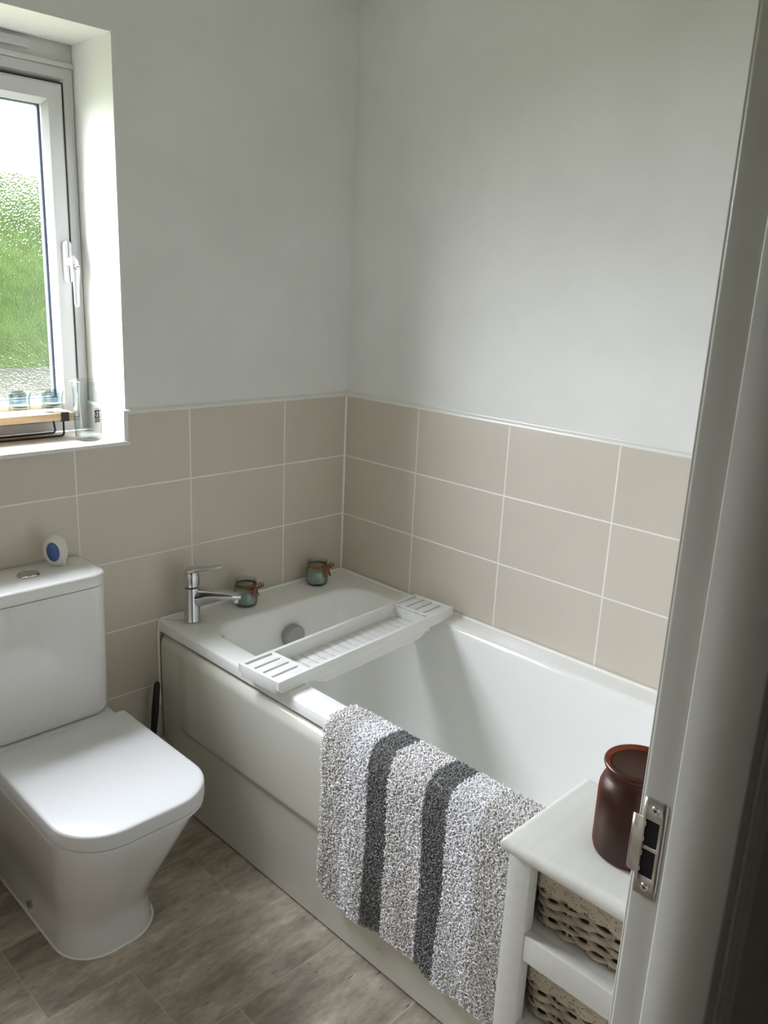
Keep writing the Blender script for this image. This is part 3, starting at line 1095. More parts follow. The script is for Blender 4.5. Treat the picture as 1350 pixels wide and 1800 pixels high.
# ------------------------------------------------------------------ toilet
toi = thing('toilet', (-1.098, -0.32, 0.0), 'white close coupled toilet with closed square lid beside the bath', 'toilet')
CX = -1.098
bm = bmesh.new()
def pan_loop(z, hw, yf, yb, rf, rb):
    return rrect(CX - hw, CX + hw, yf, yb, (rb, rb, rf, rf), z, 10, 8)
loops = [
    pan_loop(0.000, 0.116, -0.468, -0.010, 0.095, 0.01),
    pan_loop(0.006, 0.1165, -0.469, -0.010, 0.095, 0.01),
    pan_loop(0.030, 0.114, -0.466, -0.010, 0.094, 0.01),
    pan_loop(0.060, 0.111, -0.463, -0.010, 0.092, 0.01),
    pan_loop(0.085, 0.111, -0.466, -0.010, 0.092, 0.01),
    pan_loop(0.110, 0.114, -0.476, -0.010, 0.094, 0.01),
    pan_loop(0.150, 0.121, -0.496, -0.010, 0.098, 0.01),
    pan_loop(0.200, 0.132, -0.524, -0.010, 0.103, 0.02),
    pan_loop(0.250, 0.142, -0.552, -0.010, 0.107, 0.02),
    pan_loop(0.300, 0.152, -0.580, -0.010, 0.110, 0.02),
    pan_loop(0.350, 0.161, -0.606, -0.010, 0.112, 0.02),
    pan_loop(0.385, 0.167, -0.622, -0.010, 0.112, 0.02),
    pan_loop(0.394, 0.1675, -0.6235, -0.010, 0.110, 0.02),
    pan_loop(0.397, 0.163, -0.618, -0.014, 0.106, 0.02),
]
bm_loft(bm, loops, cap_first=True, cap_last=True)
pano = obj('pan', bm, M['ceramic'], toi, angle=60)
# deck behind the seat that carries the cistern
bm = bmesh.new()
loops = [rrect(CX - 0.160 + i, CX + 0.160 - i, -0.190 + i, -0.012, (0.02, 0.02, 0.02, 0.02), z) for i, z in ((0, 0.390), (0, 0.424), (0.004, 0.430))]
bm_loft(bm, loops, cap_first=True, cap_last=True)
obj('pan_deck', bm, M['ceramic'], toi, angle=50)
# seat and lid, D-square with a soft front
bm = bmesh.new()
def seat_loop(ins, z):
    return rrect(CX - 0.1715 + ins, CX + 0.1715 - ins, -0.640 + ins, -0.196 - ins * 0.5, (0.006, 0.006, 0.112 - ins, 0.112 - ins), z, 12, 10)
bm_loft(bm, [seat_loop(0.007, 0.3975), seat_loop(0.002, 0.399), seat_loop(0.002, 0.407), seat_loop(0.006, 0.4085)], cap_first=True, cap_last=True)
obj('seat', bm, M['seat'], toi, angle=50)
bm = bmesh.new()
bm_loft(bm, [seat_loop(0.006, 0.4095), seat_loop(0.0, 0.411), seat_loop(0.0, 0.438), seat_loop(0.0015, 0.4415), seat_loop(0.005, 0.4435), seat_loop(0.012, 0.4442), seat_loop(0.060, 0.4450)], cap_first=True, cap_last=True)
obj('seat_lid', bm, M['seat'], toi, angle=50)
# cistern
bm = bmesh.new()
loops = []
for z, i in ((0.432, 0.012), (0.437, 0.006), (0.450, 0.003), (0.60, 0.001), (0.778, 0.0)):
    loops.append(rrect(CX - 0.162 + i, CX + 0.164 - i, -0.166 + i, -0.008, (0.012, 0.012, 0.046, 0.046), z, 10, 8))
bm_loft(bm, loops, cap_first=True, cap_last=True)
cis = obj('cistern', bm, M['ceramic'], toi, angle=50)
bm = bmesh.new()
loops = []
for z, i in ((0.7795, 0.002), (0.781, -0.002), (0.806, -0.002), (0.8095, 0.0005), (0.8115, 0.005), (0.8125, 0.014), (0.814, 0.05)):
    loops.append(rrect(CX - 0.162 + i, CX + 0.164 - i, -0.166 + i, -0.006, (0.012, 0.012, 0.048 - i * 0.5, 0.048 - i * 0.5), z, 10, 8))
bm_loft(bm, loops, cap_first=True, cap_last=True)
lid = obj('cistern_lid', bm, M['ceramic'], toi, angle=50)
bm = bmesh.new()
bm_lathe(bm, [(0.0, 0.0), (0.026, 0.0), (0.026, 0.003), (0.0235, 0.0055), (0.0215, 0.0058), (0.0205, 0.0040), (0.0, 0.0040)], CX, -0.078, 0.8128, 40)
btn = obj('flush_button', bm, M['chrome'], lid)
bm = bmesh.new()
for s, w in ((-1, 0.55), (1, 1.0)):
    half = []
    n = 16
    for i in range(n + 1):
        a = math.pi * i / n + (0 if s > 0 else math.pi)
        a += math.radians(70)
        half.append((CX + 0.0195 * math.cos(a), -0.078 + 0.0195 * math.sin(a)))
    off = Vector((math.cos(math.radians(70) + math.pi / 2), math.sin(math.radians(70) + math.pi / 2), 0)) * 0.0012 * s
    A = [bm.verts.new((p[0] + off.x, p[1] + off.y, 0.8160)) for p in half]
    B = [bm.verts.new((p[0] * 1.0 + off.x, p[1] + off.y, 0.8186)) for p in half]
    bm.faces.new(B)
    for i in range(len(A)):
        bm.faces.new((A[i], A[(i + 1) % len(A)], B[(i + 1) % len(A)], B[i]))
obj('flush_half', bm, M['chrome'], btn)
# floor sealant bead and a fixing screw low on the left side
bm = bmesh.new()
ringp = [(p[0], p[1], 0.002) for p in pan_loop(0, 0.118, -0.471, -0.010, 0.096, 0.01)]
bm_tube(bm, ringp, 0.0028, 6, closed=True)
obj('floor_sealant', bm, M['silicone'], toi)
bm = bmesh.new()
bm_tube(bm, [(CX - 0.108, -0.235, 0.035), (CX - 0.119, -0.235, 0.035), (CX - 0.1215, -0.235, 0.035)], [0.009, 0.009, 0.006], 16)
obj('fixing_screw', bm, M['steel'], toi)

# ------------------------------------------------------------------ air freshener on the cistern
FZ = 0.8140
fr = thing('air_freshener', (-1.018, -0.062, FZ), 'white oval air freshener with blue gel window standing on the cistern lid', 'air freshener')
fm = Matrix.Translation((-1.018, -0.055, FZ + 0.0420)) @ Matrix.Rotation(math.radians(-49), 4, 'Z') @ Matrix.Rotation(math.radians(6), 4, 'X')
def oval_body(loops_, mat, name, parent):
    b = bmesh.new()
    pts = []
    for yy, rx, rz in loops_:
        pts.append([(rx * math.cos(2 * math.pi * i / 40), yy, rz * math.sin(2 * math.pi * i / 40)) for i in range(40)])
    bm_loft(b, pts, cap_first=True, cap_last=True)
    bmesh.ops.transform(b, matrix=fm, verts=b.verts)
    return obj(name, b, mat, parent, angle=50)
oval_body([(0.013, 0.022, 0.033), (0.011, 0.027, 0.038), (0.004, 0.029, 0.0405), (-0.004, 0.029, 0.0405), (-0.0085, 0.0275, 0.039)], M['fresh_body'], 'freshener_case', fr)
oval_body([(-0.0080, 0.0262, 0.0370), (-0.0125, 0.0262, 0.0370), (-0.0145, 0.0245, 0.0350)], M['fresh_body'], 'freshener_ring', fr)
oval_body([(-0.0130, 0.0165, 0.0255), (-0.0152, 0.0165, 0.0255), (-0.0180, 0.0125, 0.0205), (-0.0190, 0.006, 0.011)], M['fresh_gel'], 'gel_window', fr)
b = bmesh.new()
bm_box(b, -0.019, 0.019, -0.006, 0.010, -0.0420, -0.030, 0.003, 2)
bmesh.ops.transform(b, matrix=fm, verts=b.verts)
obj('foot', b, M['fresh_body'], fr)

# ------------------------------------------------------------------ toilet brush between toilet and bath, black bin on the other side
br = thing('toilet_brush', (-0.765, -0.060, 0.0), 'black handled toilet brush in a white pot between toilet and bath', 'toilet brush')
b = bmesh.new()
bm_lathe(b, [(0, 0.0), (0.030, 0.0), (0.033, 0.004), (0.036, 0.225), (0.034, 0.227), (0.030, 0.08), (0, 0.07)], -0.770, -0.050, 0.0, 32)
obj('brush_pot', b, M['fresh_body'], br)
b = bmesh.new()
bm_tube(b, [(-0.775, -0.055, 0.09), (-0.7705, -0.0545, 0.20), (-0.7640, -0.054, 0.27), (-0.7590, -0.054, 0.32), (-0.7530, -0.054, 0.375), (-0.7505, -0.054, 0.397), (-0.7495, -0.054, 0.404), (-0.7492, -0.054, 0.407)],
        [0.005, 0.006, 0.0098, 0.0108, 0.0095, 0.0090, 0.0065, 0.002], 16)
obj('brush_handle', b, M['black'], br)

bn = thing('waste_bin', (-1.47, -0.16, 0.0), 'small black waste bin in the shadow left of the toilet', 'bin')
b = bmesh.new()
bm_lathe(b, [(0, 0.0), (0.090, 0.0), (0.094, 0.006), (0.105, 0.245), (0.102, 0.247), (0.096, 0.24), (0.086, 0.02), (0, 0.015)], -1.47, -0.16, 0.0, 40)
obj('bin_body', b, M['black'], bn)
b = bmesh.new()
bm_lathe(b, [(0.107, 0.247), (0.108, 0.255), (0.098, 0.270), (0.05, 0.280), (0, 0.283)], -1.47, -0.16, 0.0, 40)
bm_lathe(b, [(0.107, 0.247), (0.0, 0.247)], -1.47, -0.16, 0.0, 40)
obj('bin_lid', b, M['black'], bn)

# ------------------------------------------------------------------ striped bath mat over the rim
MY0, MY1 = -0.752, -1.300
mat_o = thing('bath_mat', (-0.735, -1.02, 0.13), 'shaggy striped grey and white cotton bath mat draped over the bath rim', 'bath mat')
path = [(-0.618, 0.500), (-0.624, 0.540), (-0.629, 0.562), (-0.638, 0.576), (-0.655, 0.5785), (-0.685, 0.5785), (-0.703, 0.578), (-0.716, 0.572), (-0.7265, 0.558), (-0.7320, 0.540), (-0.7355, 0.515), (-0.7370, 0.48), (-0.7380, 0.40), (-0.7370, 0.33), (-0.7340, 0.26), (-0.7300, 0.20), (-0.7280, 0.15), (-0.7270, 0.128)]
P = np.array(path)
seg = np.hypot(*np.diff(P, axis=0).T)
cum = np.concatenate([[0], np.cumsum(seg)])
TOT = cum[-1]
def mat_pt(s, y):
    """point and outward normal on the sheet, s metres along the drape"""
    s = np.clip(s, 0, TOT - 1e-6)
    x = np.interp(s, cum, P[:, 0]); z = np.interp(s, cum, P[:, 1])
    d = 0.003
    x2 = np.interp(np.clip(s + d, 0, TOT), cum, P[:, 0]) - np.interp(np.clip(s - d, 0, TOT), cum, P[:, 0])
    z2 = np.interp(np.clip(s + d, 0, TOT), cum, P[:, 1]) - np.interp(np.clip(s - d, 0, TOT), cum, P[:, 1])
    l = np.hypot(x2, z2) + 1e-9
    nx, nz = z2 / l, -x2 / l                    # outward: away from the bath
    hang = np.clip((s - 0.20) / 0.35, 0, 1)
    wave = 0.0045 * np.sin((y + 0.75) * 21.0 + 0.6) * hang + 0.003 * np.sin((y + 0.75) * 52.0 + s * 9) * hang - 0.004 * hang
    return x + wave - 0.002 * hang, z, nx, nz
def mat_end(y):
    """how far the drape goes at this y: rounded corners at the hem and a gentle wave"""
    t = (MY0 - y)
    r = 0.045
    e = TOT - 0.004 + 0.006 * np.sin(y * 14.0)
    c = np.where(t < r, r - np.sqrt(np.maximum(0, r * r - (r - t) ** 2)), 0)
    t2 = (y - MY1)
    c2 = np.where(t2 < 0.02, 0.02 - np.sqrt(np.maximum(0, 0.0004 - (0.02 - t2) ** 2)), 0)
    return e - c - c2
def mat_start(y):
    t = MY0 - y
    return 0.004 + 0.045 * np.exp(-t / 0.035) + 0.01 * np.sin(y * 17)
# backing sheet with thickness
b = bmesh.new()
ny, ns = 80, 90
vg = []
for i in range(ny + 1):
    y = MY0 + (MY1 - MY0) * i / ny
    y = min(MY0 - 0.001, y)
    a, e_ = float(mat_start(np.array(y))), float(mat_end(np.array(y)))
    row = []
    for j in range(ns + 1):
        s = a + (e_ - a) * j / ns
        x, z, nx_, nz_ = mat_pt(np.array(s), np.array(y))
        # the side edges sway a little on the way down
        yy = y + 0.006 * math.sin(s * 13.0)
        row.append(b.verts.new((float(x), yy, float(z))))
    vg.append(row)
for i in range(ny):
    for j in range(ns):
        b.faces.new((vg[i][j], vg[i + 1][j], vg[i + 1][j + 1], vg[i][j + 1]))
bk = obj('mat_backing', b, M['mat_back'], mat_o, angle=70)
so = bk.modifiers.new('thickness', 'SOLIDIFY'); so.thickness = 0.003; so.offset = 0

stripes = [(-0.752, -0.833, 1), (-0.833, -0.902, 0), (-0.902, -0.961, 3), (-0.961, -1.062, 2), (-1.062, -1.122, 3), (-1.122, -1.200, 0), (-1.200, -1.300, 1)]
def pile(y0, y1, sp_s, sp_y, length, rad):
    """thousands of short curled cotton loops as one mesh"""
    nS = int(TOT / sp_s); nY = max(2, int(abs(y1 - y0) / sp_y))
    S_, Y_ = np.meshgrid((np.arange(nS) + 0.5) / nS * TOT, y0 + (y1 - y0) * (np.arange(nY) + 0.5) / nY)
    S_ = S_.ravel() + rng.normal(0, sp_s * 0.35, S_.size); Y_ = Y_.ravel() + rng.normal(0, sp_y * 0.35, Y_.size)
    ok = (S_ > mat_start(Y_)) & (S_ < mat_end(Y_) + 0.002) & (Y_ < MY0) & (Y_ > MY1)
    S_, Y_ = S_[ok], Y_[ok]
    x, z, nx_, nz_ = mat_pt(S_, Y_)
    n = len(S_)
    yy = Y_ + 0.006 * np.sin(S_ * 13.0)
    N = np.stack([nx_, np.zeros(n), nz_], 1)
    T = np.stack([-nz_, np.zeros(n), nx_], 1)            # along the drape
    U = np.stack([np.zeros(n), np.ones(n), np.zeros(n)], 1)
    ang = rng.normal(0, 1.1, n) + np.pi * rng.integers(0, 2, n)
    Tn = T * np.cos(ang)[:, None] + U * np.sin(ang)[:, None]
    Bn = np.cross(N, Tn)
    L_ = length * rng.uniform(0.65, 1.35, n)[:, None]
    R_ = rad * rng.uniform(0.75, 1.2, n)[:, None]
    lift = rng.uniform(0.0015, 0.0060, n)[:, None]
    O = np.stack([x, yy, z], 1) + N * 0.0022
    curl = rng.normal(0, 0.0018, n)[:, None]
    nodes = [O - Tn * L_ * 0.5, O - Tn * L_ * 0.2 + N * lift + Bn * curl, O + Tn * L_ * 0.2 + N * lift * 1.15 - Bn * curl * 0.5, O + Tn * L_ * 0.5 + N * lift * 0.4 + Bn * curl]
    rr = [0.55, 1.0, 1.0, 0.45]
    K_ = 4
    verts = []
    for nd, r in zip(nodes, rr):
        for k in range(K_):
            a = 2 * math.pi * k / K_ + 0.4
            verts.append(nd + (Bn * math.cos(a) + N * math.sin(a)) * R_ * r)
    V = np.stack(verts, 1).reshape(-1, 3)
    quads = []
    for s in range(3):
        for k in range(K_):
            quads.append((s * K_ + k, s * K_ + (k + 1) % K_, (s + 1) * K_ + (k + 1) % K_, (s + 1) * K_ + k))
    quads.append((0, 3, 2, 1)); quads.append((12, 13, 14, 15))
    Q = (np.array(quads)[None] + (np.arange(n) * 16)[:, None, None]).reshape(-1, 4)
    return V, Q
for idx, (a, c, mi) in enumerate(stripes):
    V, Q = pile(a, c, 0.0040, 0.0034, 0.0078 if mi != 3 else 0.0066, 0.00145 if mi != 3 else 0.0013)
    me = bpy.data.meshes.new('pile_stripe')
    me.vertices.add(len(V)); me.vertices.foreach_set('co', V.astype(np.float32).ravel())
    me.loops.add(Q.size); me.loops.foreach_set('vertex_index', Q.astype(np.int32).ravel())
    me.polygons.add(len(Q)); me.polygons.foreach_set('loop_start', np.arange(0, Q.size, 4, dtype=np.int32))
    me.update(calc_edges=True); me.validate()
    me.materials.append((M['mat_white'], M['mat_beige'], M['mat_taupe'], M['mat_grey'])[mi])
    me.shade_smooth()
    o = bpy.data.objects.new('pile_stripe', me)
    COL.objects.link(o)
    o.parent = mat_o
    o.matrix_parent_inverse = Matrix.Translation(-mat_o.location)
    o['label'] = ('white shaggy stripe', 'stone coloured shaggy stripe', 'pale taupe shaggy stripe', 'dark grey shaggy stripe')[mi]

# ------------------------------------------------------------------ storage cabinet with wicker baskets
CF, CB, CY1, CY0, CT = -0.967, -0.752, -1.417, -1.662, 0.770
cab = thing('storage_cabinet', (-0.86, -1.54, 0.0), 'narrow white wooden basket cabinet between bath mat and door frame', 'cabinet')
b = bmesh.new()
loops = []
ext = [(-0.982, CB + 0.002, -1.669, -1.4085)]
x0, x1, y0, y1 = ext[0]
for ins, z in ((0.006, 0.7470), (0.0015, 0.7500), (0.0, 0.7560), (0.0008, 0.7620), (0.004, 0.7670), (0.008, 0.7692), (0.013, 0.7700)):
    loops.append(rrect(x0 + ins, x1 - ins, y0 + ins, y1 - ins, 0.004, z, 4, 2))
bm_loft(b, loops, cap_first=True, cap_last=True)
obj('cabinet_top', b, M['cab_wood'], cab, angle=45)
PW = 0.038                                             # post width on the face
b = bmesh.new()
for ya, yb in ((CY1 - PW, CY1), (CY0, CY0 + PW)):
    bm_box(b, CF, CF + 0.022, ya, yb, 0.0, 0.747, 0.0015)
    bm_box(b, CB - 0.022, CB, ya, yb, 0.0, 0.747, 0.0015)
pitch = 0.166
ZR = [0.741 - pitch * k for k in range(4)]              # top of each opening
for k in range(4):
    bm_box(b, CF + 0.001, CF + 0.021, CY0 + PW, CY1 - PW, ZR[k] - pitch, ZR[k] - pitch + 0.044, 0.0012)
bm_box(b, CF + 0.001, CF + 0.021, CY0 + PW, CY1 - PW, 0.741, 0.747, 0.0008)
obj('cabinet_frame', b, M['cab_wood'], cab)
for ya, yb in ((CY1 - 0.010, CY1 - 0.003), (CY0 + 0.003, CY0 + 0.010)):
    b = bmesh.new(); bm_box(b, CF + 0.020, CB - 0.020, ya, yb, 0.075, 0.747)
    obj('side_panel', b, M['cab_wood'], cab, flat=True)
b = bmesh.new(); bm_box(b, CB - 0.008, CB - 0.002, CY0 + 0.01, CY1 - 0.01, 0.075, 0.747)
obj('back_panel', b, M['cab_wood'], cab, flat=True)
for k in range(4):
    b = bmesh.new(); bm_box(b, CF + 0.021, CB - 0.008, CY0 + 0.010, CY1 - 0.010, ZR[k] - pitch + 0.034, ZR[k] - pitch + 0.0435)
    obj('shelf', b, M['cab_wood'], cab, flat=True)

def basket(k, label):
    zb = ZR[k] - pitch + 0.0445
    x0, x1 = CF + 0.024, CB - 0.014
    y0, y1 = CY0 + 0.0145, CY1 - 0.0145
    y0f, y1f = CY0 + PW + 0.0005, CY1 - PW - 0.0005
    t = thing('wicker_basket', ((x0 + x1) / 2, (y0 + y1) / 2, zb), label, 'basket', 'lace trimmed baskets in the white cabinet')
    H = 0.104
    rb = random.Random(k + 5)
    y0, y1 = y0f - 0.010, y1f + 0.010
    cxm, cym = (x0 + x1) / 2, (y0 + y1) / 2
    def outline(z, off=0.0, n=16):
        """points round the basket, flaring with height"""
        fl = 0.006 * (z / H)
        return rrect(x0 + 0.012 - fl - off, x1 - 0.006 + fl + off, y0 + 0.010 - fl - off, y1 - 0.010 + fl + off, 0.014, zb + z, 4, n)
    # inner shell so the basket reads as solid; its colour paints shade between strands
    b = bmesh.new()
    bm_loft(b, [outline(0.004, -0.007), outline(H - 0.006, -0.007), outline(H - 0.006, -0.011), outline(0.010, -0.011)], cap_first=True, cap_last=True)
    obj('basket_lining', b, M['lining_shade'], t)
    # weave
    b = bmesh.new()
    rows = 11
    NN = len(outline(0))
    for r in range(rows):
        z = 0.008 + (H - 0.022) * r / (rows - 1)
        base = outline(z, -0.001)
        # resample the loop evenly
        pts = [Vector(p) for p in base] + [Vector(base[0])]
        dl = [0]
        for i in range(len(pts) - 1):
            dl.append(dl[-1] + (pts[i + 1] - pts[i]).length)
        tot = dl[-1]
        m = 200
        ring = []
        nst = 24
        for i in range(m):
            s = tot * i / m
            j = 0
            while dl[j + 1] < s:
                j += 1
            u = (s - dl[j]) / (dl[j + 1] - dl[j])
            p = pts[j].lerp(pts[j + 1], u)
            tan = (pts[j + 1] - pts[j]).normalized()
            nrm = Vector((tan.y, -tan.x, 0))
            ph = math.cos(math.pi * nst * i / m * 1.0 + math.pi * r)
            ring.append(p + nrm * (0.0040 * ph) + Vector((0, 0, 0.0014 * math.sin(math.pi * nst * i / m + 1.7 * r) + rb.uniform(-0.0003, 0.0003))))
        bm_tube(b, ring, 0.0048 if r else 0.0036, 7, closed=True, squash=(0.7, 1.0))
    # upright stakes
    base0 = [Vector(p) for p in outline(0.002, -0.001)] ; base1 = [Vector(p) for p in outline(H - 0.008, -0.001)]
    for i in range(0, len(base0), 4):
        bm_tube(b, [base0[i], base1[i]], 0.0022, 6)
    obj('basket_weave', b, M['wicker'], t)
    # rim cloth with scalloped lace edge
    b = bmesh.new()
    top = outline(H - 0.004, 0.0045, 24)
    n = len(top)
    # dense resample for the scallops
    dens = []
    for i in range(n):
        a_, c_ = Vector(top[i]), Vector(top[(i + 1) % n])
        q = max(1, int((c_ - a_).length / 0.0022))
        for j in range(q):
            dens.append(a_.lerp(c_, j / q))
    acc = 0.0
    A, B, C_, D_ = [], [], [], []
    prevp = dens[-1]
    for p in dens:
        acc += (p - prevp).length
        prevp = p
        sc_ = 0.026 + 0.006 * abs(math.sin(math.pi * acc / 0.034)) + 0.0014 * math.sin(acc * 1500)
        A.append(b.verts.new(p + Vector((0, 0, 0.004))))
        B.append(b.verts.new(p + Vector((0, 0, -0.004))))
        C_.append(b.verts.new(p + Vector((0, 0, -0.017))))
        D_.append(b.verts.new(p + Vector((0, 0, -sc_))))
    n = len(A)
    for i in range(n):
        j = (i + 1) % n
        f = b.faces.new((A[i], A[j], B[j], B[i])); f.material_index = 1
        b.faces.new((B[i], B[j], C_[j], C_[i]))
        b.faces.new((C_[i], C_[j], D_[j], D_[i]))
    # solid rolled hem on top
    bm_tube(b, [Vector(p) + Vector((0, 0, 0.004)) for p in outline(H - 0.004, 0.002, 8)], 0.0032, 6, closed=True, mi=1)
    lo = obj('lace_trim', b, [M['lace'], M['lining']], t, angle=70)
    lo['label'] = 'cream lace edging'
    return t
basket(0, 'pale wicker basket with lace trim in the top opening of the cabinet')
basket(1, 'pale wicker basket with lace trim in the lower visible opening of the cabinet')

# ------------------------------------------------------------------ amber jar on the cabinet
AX, AY, AZ = -0.868, -1.551, CT
am = thing('amber_jar', (AX, AY, AZ), 'frosted amber glass candle jar standing on the white cabinet', 'jar')
b = bmesh.new()
R = 0.0535
H1 = 0.128
prof = [(0, 0), (R * 0.86, 0), (R * 0.96, 0.003), (R, 0.011), (R, 0.092), (R * 0.985, 0.101), (R * 0.93, 0.1095), (R * 0.86, 0.115), (R * 0.815, 0.120), (R * 0.81, 0.125),
        (R * 0.86, 0.1290), (R * 0.925, 0.1320), (R * 0.945, 0.1350), (R * 0.935, 0.1380), (R * 0.89, 0.1395), (R * 0.82, 0.1380), (R * 0.78, 0.1340), (R * 0.765, 0.128), (R * 0.77, 0.120), (R * 0.87, 0.108), (R * 0.93, 0.099), (R * 0.94, 0.012), (R * 0.86, 0.007), (0, 0.006)]
bm_lathe(b, prof, AX, AY, AZ, 72)
obj('jar_glass', b, M['amber'], am, angle=60)
b = bmesh.new()
bm_lathe(b, [(0, 0.008), (R * 0.85, 0.008), (R * 0.925, 0.014), (R * 0.925, 0.074), (R * 0.6, 0.075), (0, 0.075)], AX, AY, AZ, 48)
obj('jar_wax', b, M['amber_wax'], am)
b = bmesh.new()
bm_lathe(b, [(0, 0.126), (R * 0.74, 0.126), (R * 0.765, 0.1285), (R * 0.77, 0.1350), (R * 0.72, 0.1362), (R * 0.66, 0.1345), (0, 0.1335)], AX, AY, AZ, 56)
obj('jar_lid', b, M['amber'], am)

# ------------------------------------------------------------------ things on the window sill
sh = thing('candle_rack', (-1.09, 0.15, WZ0), 'low pale wood board on black wire feet on the window sill', 'stand')
b = bmesh.new()
bm_box(b, -1.300, -0.880, 0.100, 0.190, 1.1475, 1.1665, 0.002)
obj('board', b, M['bamboo'], sh)
def leg_frame(y, yfoot):
    b = bmesh.new()
    r = 0.0026
    zf = WZ0 + r
    pts = []
    def corner(p, a, c, n=5, rad=0.010):
        """round the bend at p between directions to a and c"""
        p, a, c = Vector(p), Vector(a), Vector(c)
        u = (a - p).normalized() * rad; v = (c - p).normalized() * rad
        return [p + u * (1 - t) ** 2 + v * t ** 2 for t in [i / n for i in range(n + 1)]]
    p0 = (-0.9035, y, 1.150); p1 = (-0.893, yfoot, zf); p2 = (-1.277, yfoot, zf); p3 = (-1.2665, y, 1.150)
    pts = [p0] + corner(p1, p0, p2) + corner(p2, p1, p3) + [p3]
    bm_tube(b, pts, r, 10)
    return b
obj('wire_leg', leg_frame(0.112, 0.136), M['black_wire'], sh)
obj('wire_leg', leg_frame(0.178, 0.186), M['black_wire'], sh)
for xc in (-0.904, -1.266):
    b = bmesh.new()
    bm_box(b, xc - 0.0105, xc + 0.0105, 0.0975, 0.1000, 1.1450, 1.1690, 0.0006)
    bm_box(b, xc - 0.0105, xc + 0.0105, 0.1900, 0.1925, 1.1450, 1.1690, 0.0006)
    bm_box(b, xc - 0.0105, xc + 0.0105, 0.0975, 0.1925, 1.1450, 1.1474, 0.0006)
    obj('clamp', b, M['black_wire'], sh)
def tealight(x, y, label):
    t = thing('tealight_holder', (x, y, 1.1668), label, 'tealight holder', 'glass tealight holders on the wooden board')
    b = bmesh.new()
    prof = [(0, 0), (0.024, 0), (0.0265, 0.002), (0.0268, 0.008), (0.0258, 0.020), (0.0262, 0.036), (0.0292, 0.051), (0.0300, 0.054), (0.0292, 0.0553), (0.0280, 0.0535), (0.0248, 0.038), (0.0242, 0.026), (0.020, 0.0185), (0.010, 0.0150), (0, 0.0142)]
    bm_lathe(b, prof, x, y, 1.1668, 56)
    obj('holder_glass', b, M['thick'], t, angle=60)
    b = bmesh.new()
    bm_lathe(b, [(0, 0.0150), (0.012, 0.0155), (0.0185, 0.0185), (0.0190, 0.0215), (0.0, 0.0215)], x, y, 1.1668, 32)
    obj('wax', b, M['wax_blue'], t)
    return t
tealight(-0.920, 0.136, 'clear glass tealight holder at the right end of the wooden board')
tealight(-1.004, 0.137, 'clear glass tealight holder second from the right end of the board')
tealight(-1.088, 0.138, 'clear glass tealight holder on the board towards the left, mostly out of view')

bk = thing('glass_beaker', (-0.858, 0.066, WZ0), 'tall clear glass beaker with small dark printed label in the sill corner', 'beaker')
b = bmesh.new()
bx, by = -0.858, 0.066
prof = [(0, 0), (0.0265, 0), (0.0295, 0.002), (0.0310, 0.007), (0.0312, 0.012), (0.0322, 0.040), (0.0328, 0.090), (0.0330, 0.120), (0.0345, 0.138), (0.0375, 0.151), (0.0385, 0.1545), (0.0375, 0.1555), (0.0362, 0.1535), (0.0330, 0.138), (0.0314, 0.120), (0.0312, 0.090), (0.0306, 0.040), (0.0296, 0.012), (0.0270, 0.008), (0, 0.0075)]
bm_lathe(b, [(pr * 1.08, pz) for pr, pz in prof], bx, by, WZ0, 64)
obj('beaker_glass', b, M['clear'], bk, angle=60)
# printed label wrapped on the front, drawn in (arc length u, height v)
la = math.radians(-76)
def onglass(u, v, lift=0.0004):
    r = 0.0357 + lift
    a = la + u / r
    return (bx + r * math.cos(a), by + r * math.sin(a), WZ0 + v)
b = bmesh.new()
def patch(b, u0, u1, v0, v1, lift, mi, n=6):
    A = [b.verts.new(onglass(u0 + (u1 - u0) * i / n, v0, lift)) for i in range(n + 1)]
    B = [b.verts.new(onglass(u0 + (u1 - u0) * i / n, v1, lift)) for i in range(n + 1)]
    for i in range(n):
        f = b.faces.new((A[i], A[i + 1], B[i + 1], B[i])); f.material_index = mi
LW, V0, V1 = 0.0082, 0.050, 0.0815
patch(b, -LW, LW, V0, V1, 0.0004, 0)
patch(b, -LW * 0.95, LW * 0.95, V1 + 0.0028, V1 + 0.0050, 0.0004, 1)
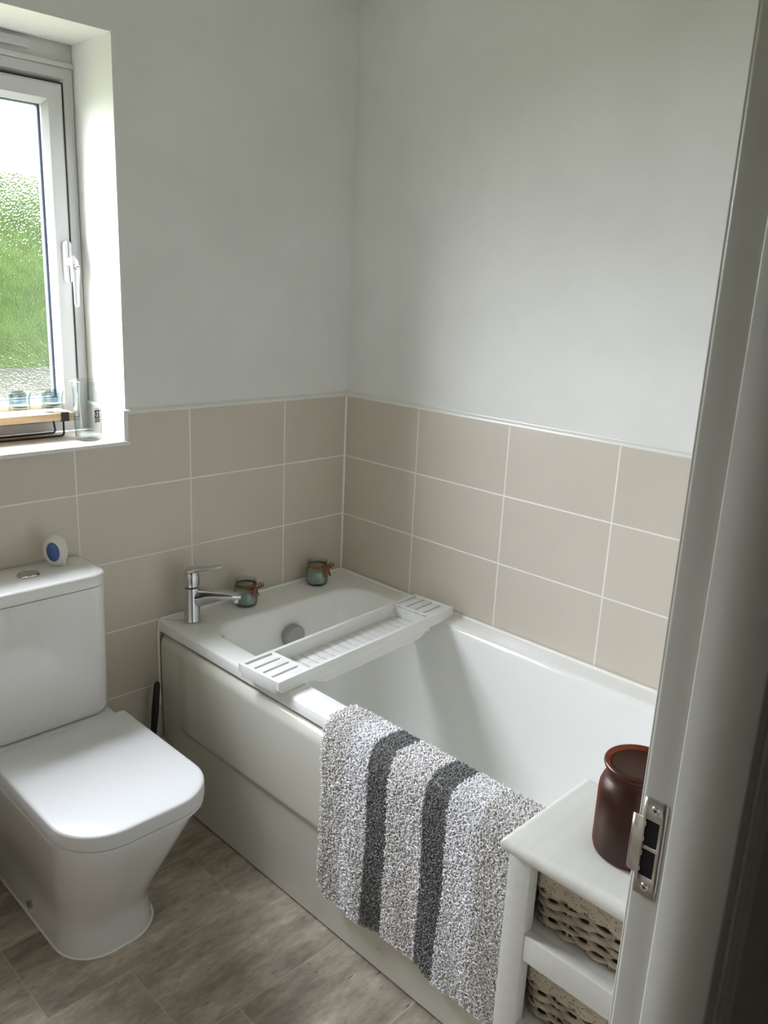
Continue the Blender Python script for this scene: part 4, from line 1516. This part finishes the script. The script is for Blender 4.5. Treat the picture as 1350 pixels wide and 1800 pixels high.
# two rows of pale letters
def strokes(row_v, h, word):
    F = {'P': 'LTMR', 'O': 'LTBRr', 'I': 'C', 'N': 'LRrD', 'T': 'TC', 'S': 'TMBlr', 'C': 'LTB', 'U': 'LBRr', 'R': 'LTMRr', 'E': 'LTMB'}
    n = len(word)
    cw = 2 * LW * 0.86 / n
    for i, ch in enumerate(word):
        u = -LW * 0.86 + i * cw
        w = cw * 0.78
        t = 0.0007
        v = row_v
        for s in F.get(ch, 'LTBRr'):
            if s == 'L': patch(b, u, u + t, v, v + h, 0.0007, 1, 1)
            if s == 'l': patch(b, u, u + t, v + h / 2, v + h, 0.0007, 1, 1)
            if s == 'R': patch(b, u + w - t, u + w, v + h / 2, v + h, 0.0007, 1, 1)
            if s == 'r': patch(b, u + w - t, u + w, v, v + h / 2, 0.0007, 1, 1)
            if s == 'T': patch(b, u, u + w, v + h - t, v + h, 0.0007, 1, 1)
            if s == 'B': patch(b, u, u + w, v, v + t, 0.0007, 1, 1)
            if s == 'M': patch(b, u, u + w, v + h / 2 - t / 2, v + h / 2 + t / 2, 0.0007, 1, 1)
            if s == 'C': patch(b, u + w / 2 - t / 2, u + w / 2 + t / 2, v, v + h, 0.0007, 1, 1)
            if s == 'D': patch(b, u + w * 0.35, u + w * 0.65, v + h * 0.3, v + h * 0.7, 0.0007, 1, 1)
strokes(V0 + 0.0018, 0.0042, 'POINT')
strokes(V0 + 0.0075, 0.0036, 'SCOUR')
# the ring with a pale S-shaped swirl inside
cu, cv, ro = 0.0, V0 + 0.0212, 0.0074
def annulus(r0, r1, a0, a1, lift, n=28, ou=0.0, ov=0.0, w0=1.0, w1=1.0):
    for i in range(n):
        t0, t1 = i / n, (i + 1) / n
        q = []
        for t, r in ((t0, 0), (t1, 0), (t1, 1), (t0, 1)):
            a = a0 + (a1 - a0) * t
            w = w0 + (w1 - w0) * t
            rr = (r0 + r1) / 2 + (r1 - r0) / 2 * w * (1 if r else -1)
            q.append(b.verts.new(onglass(cu + ou + rr * math.cos(a), cv + ov + rr * math.sin(a), lift)))
        f = b.faces.new(q); f.material_index = 1
annulus(ro - 0.0011, ro, 0, 2 * math.pi, 0.0007)
annulus(0.0008, 0.0040, math.radians(20), math.radians(250), 0.0008, 16, 0.0016, 0.0024, 0.5, 1.0)
annulus(0.0008, 0.0040, math.radians(200), math.radians(430), 0.0008, 16, -0.0016, -0.0024, 0.5, 1.0)
lb = obj('printed_label', b, [M['label_dark'], M['label_light']], bk, flat=True, recalc=False)
lb['label'] = 'small dark label with pale round swirl'
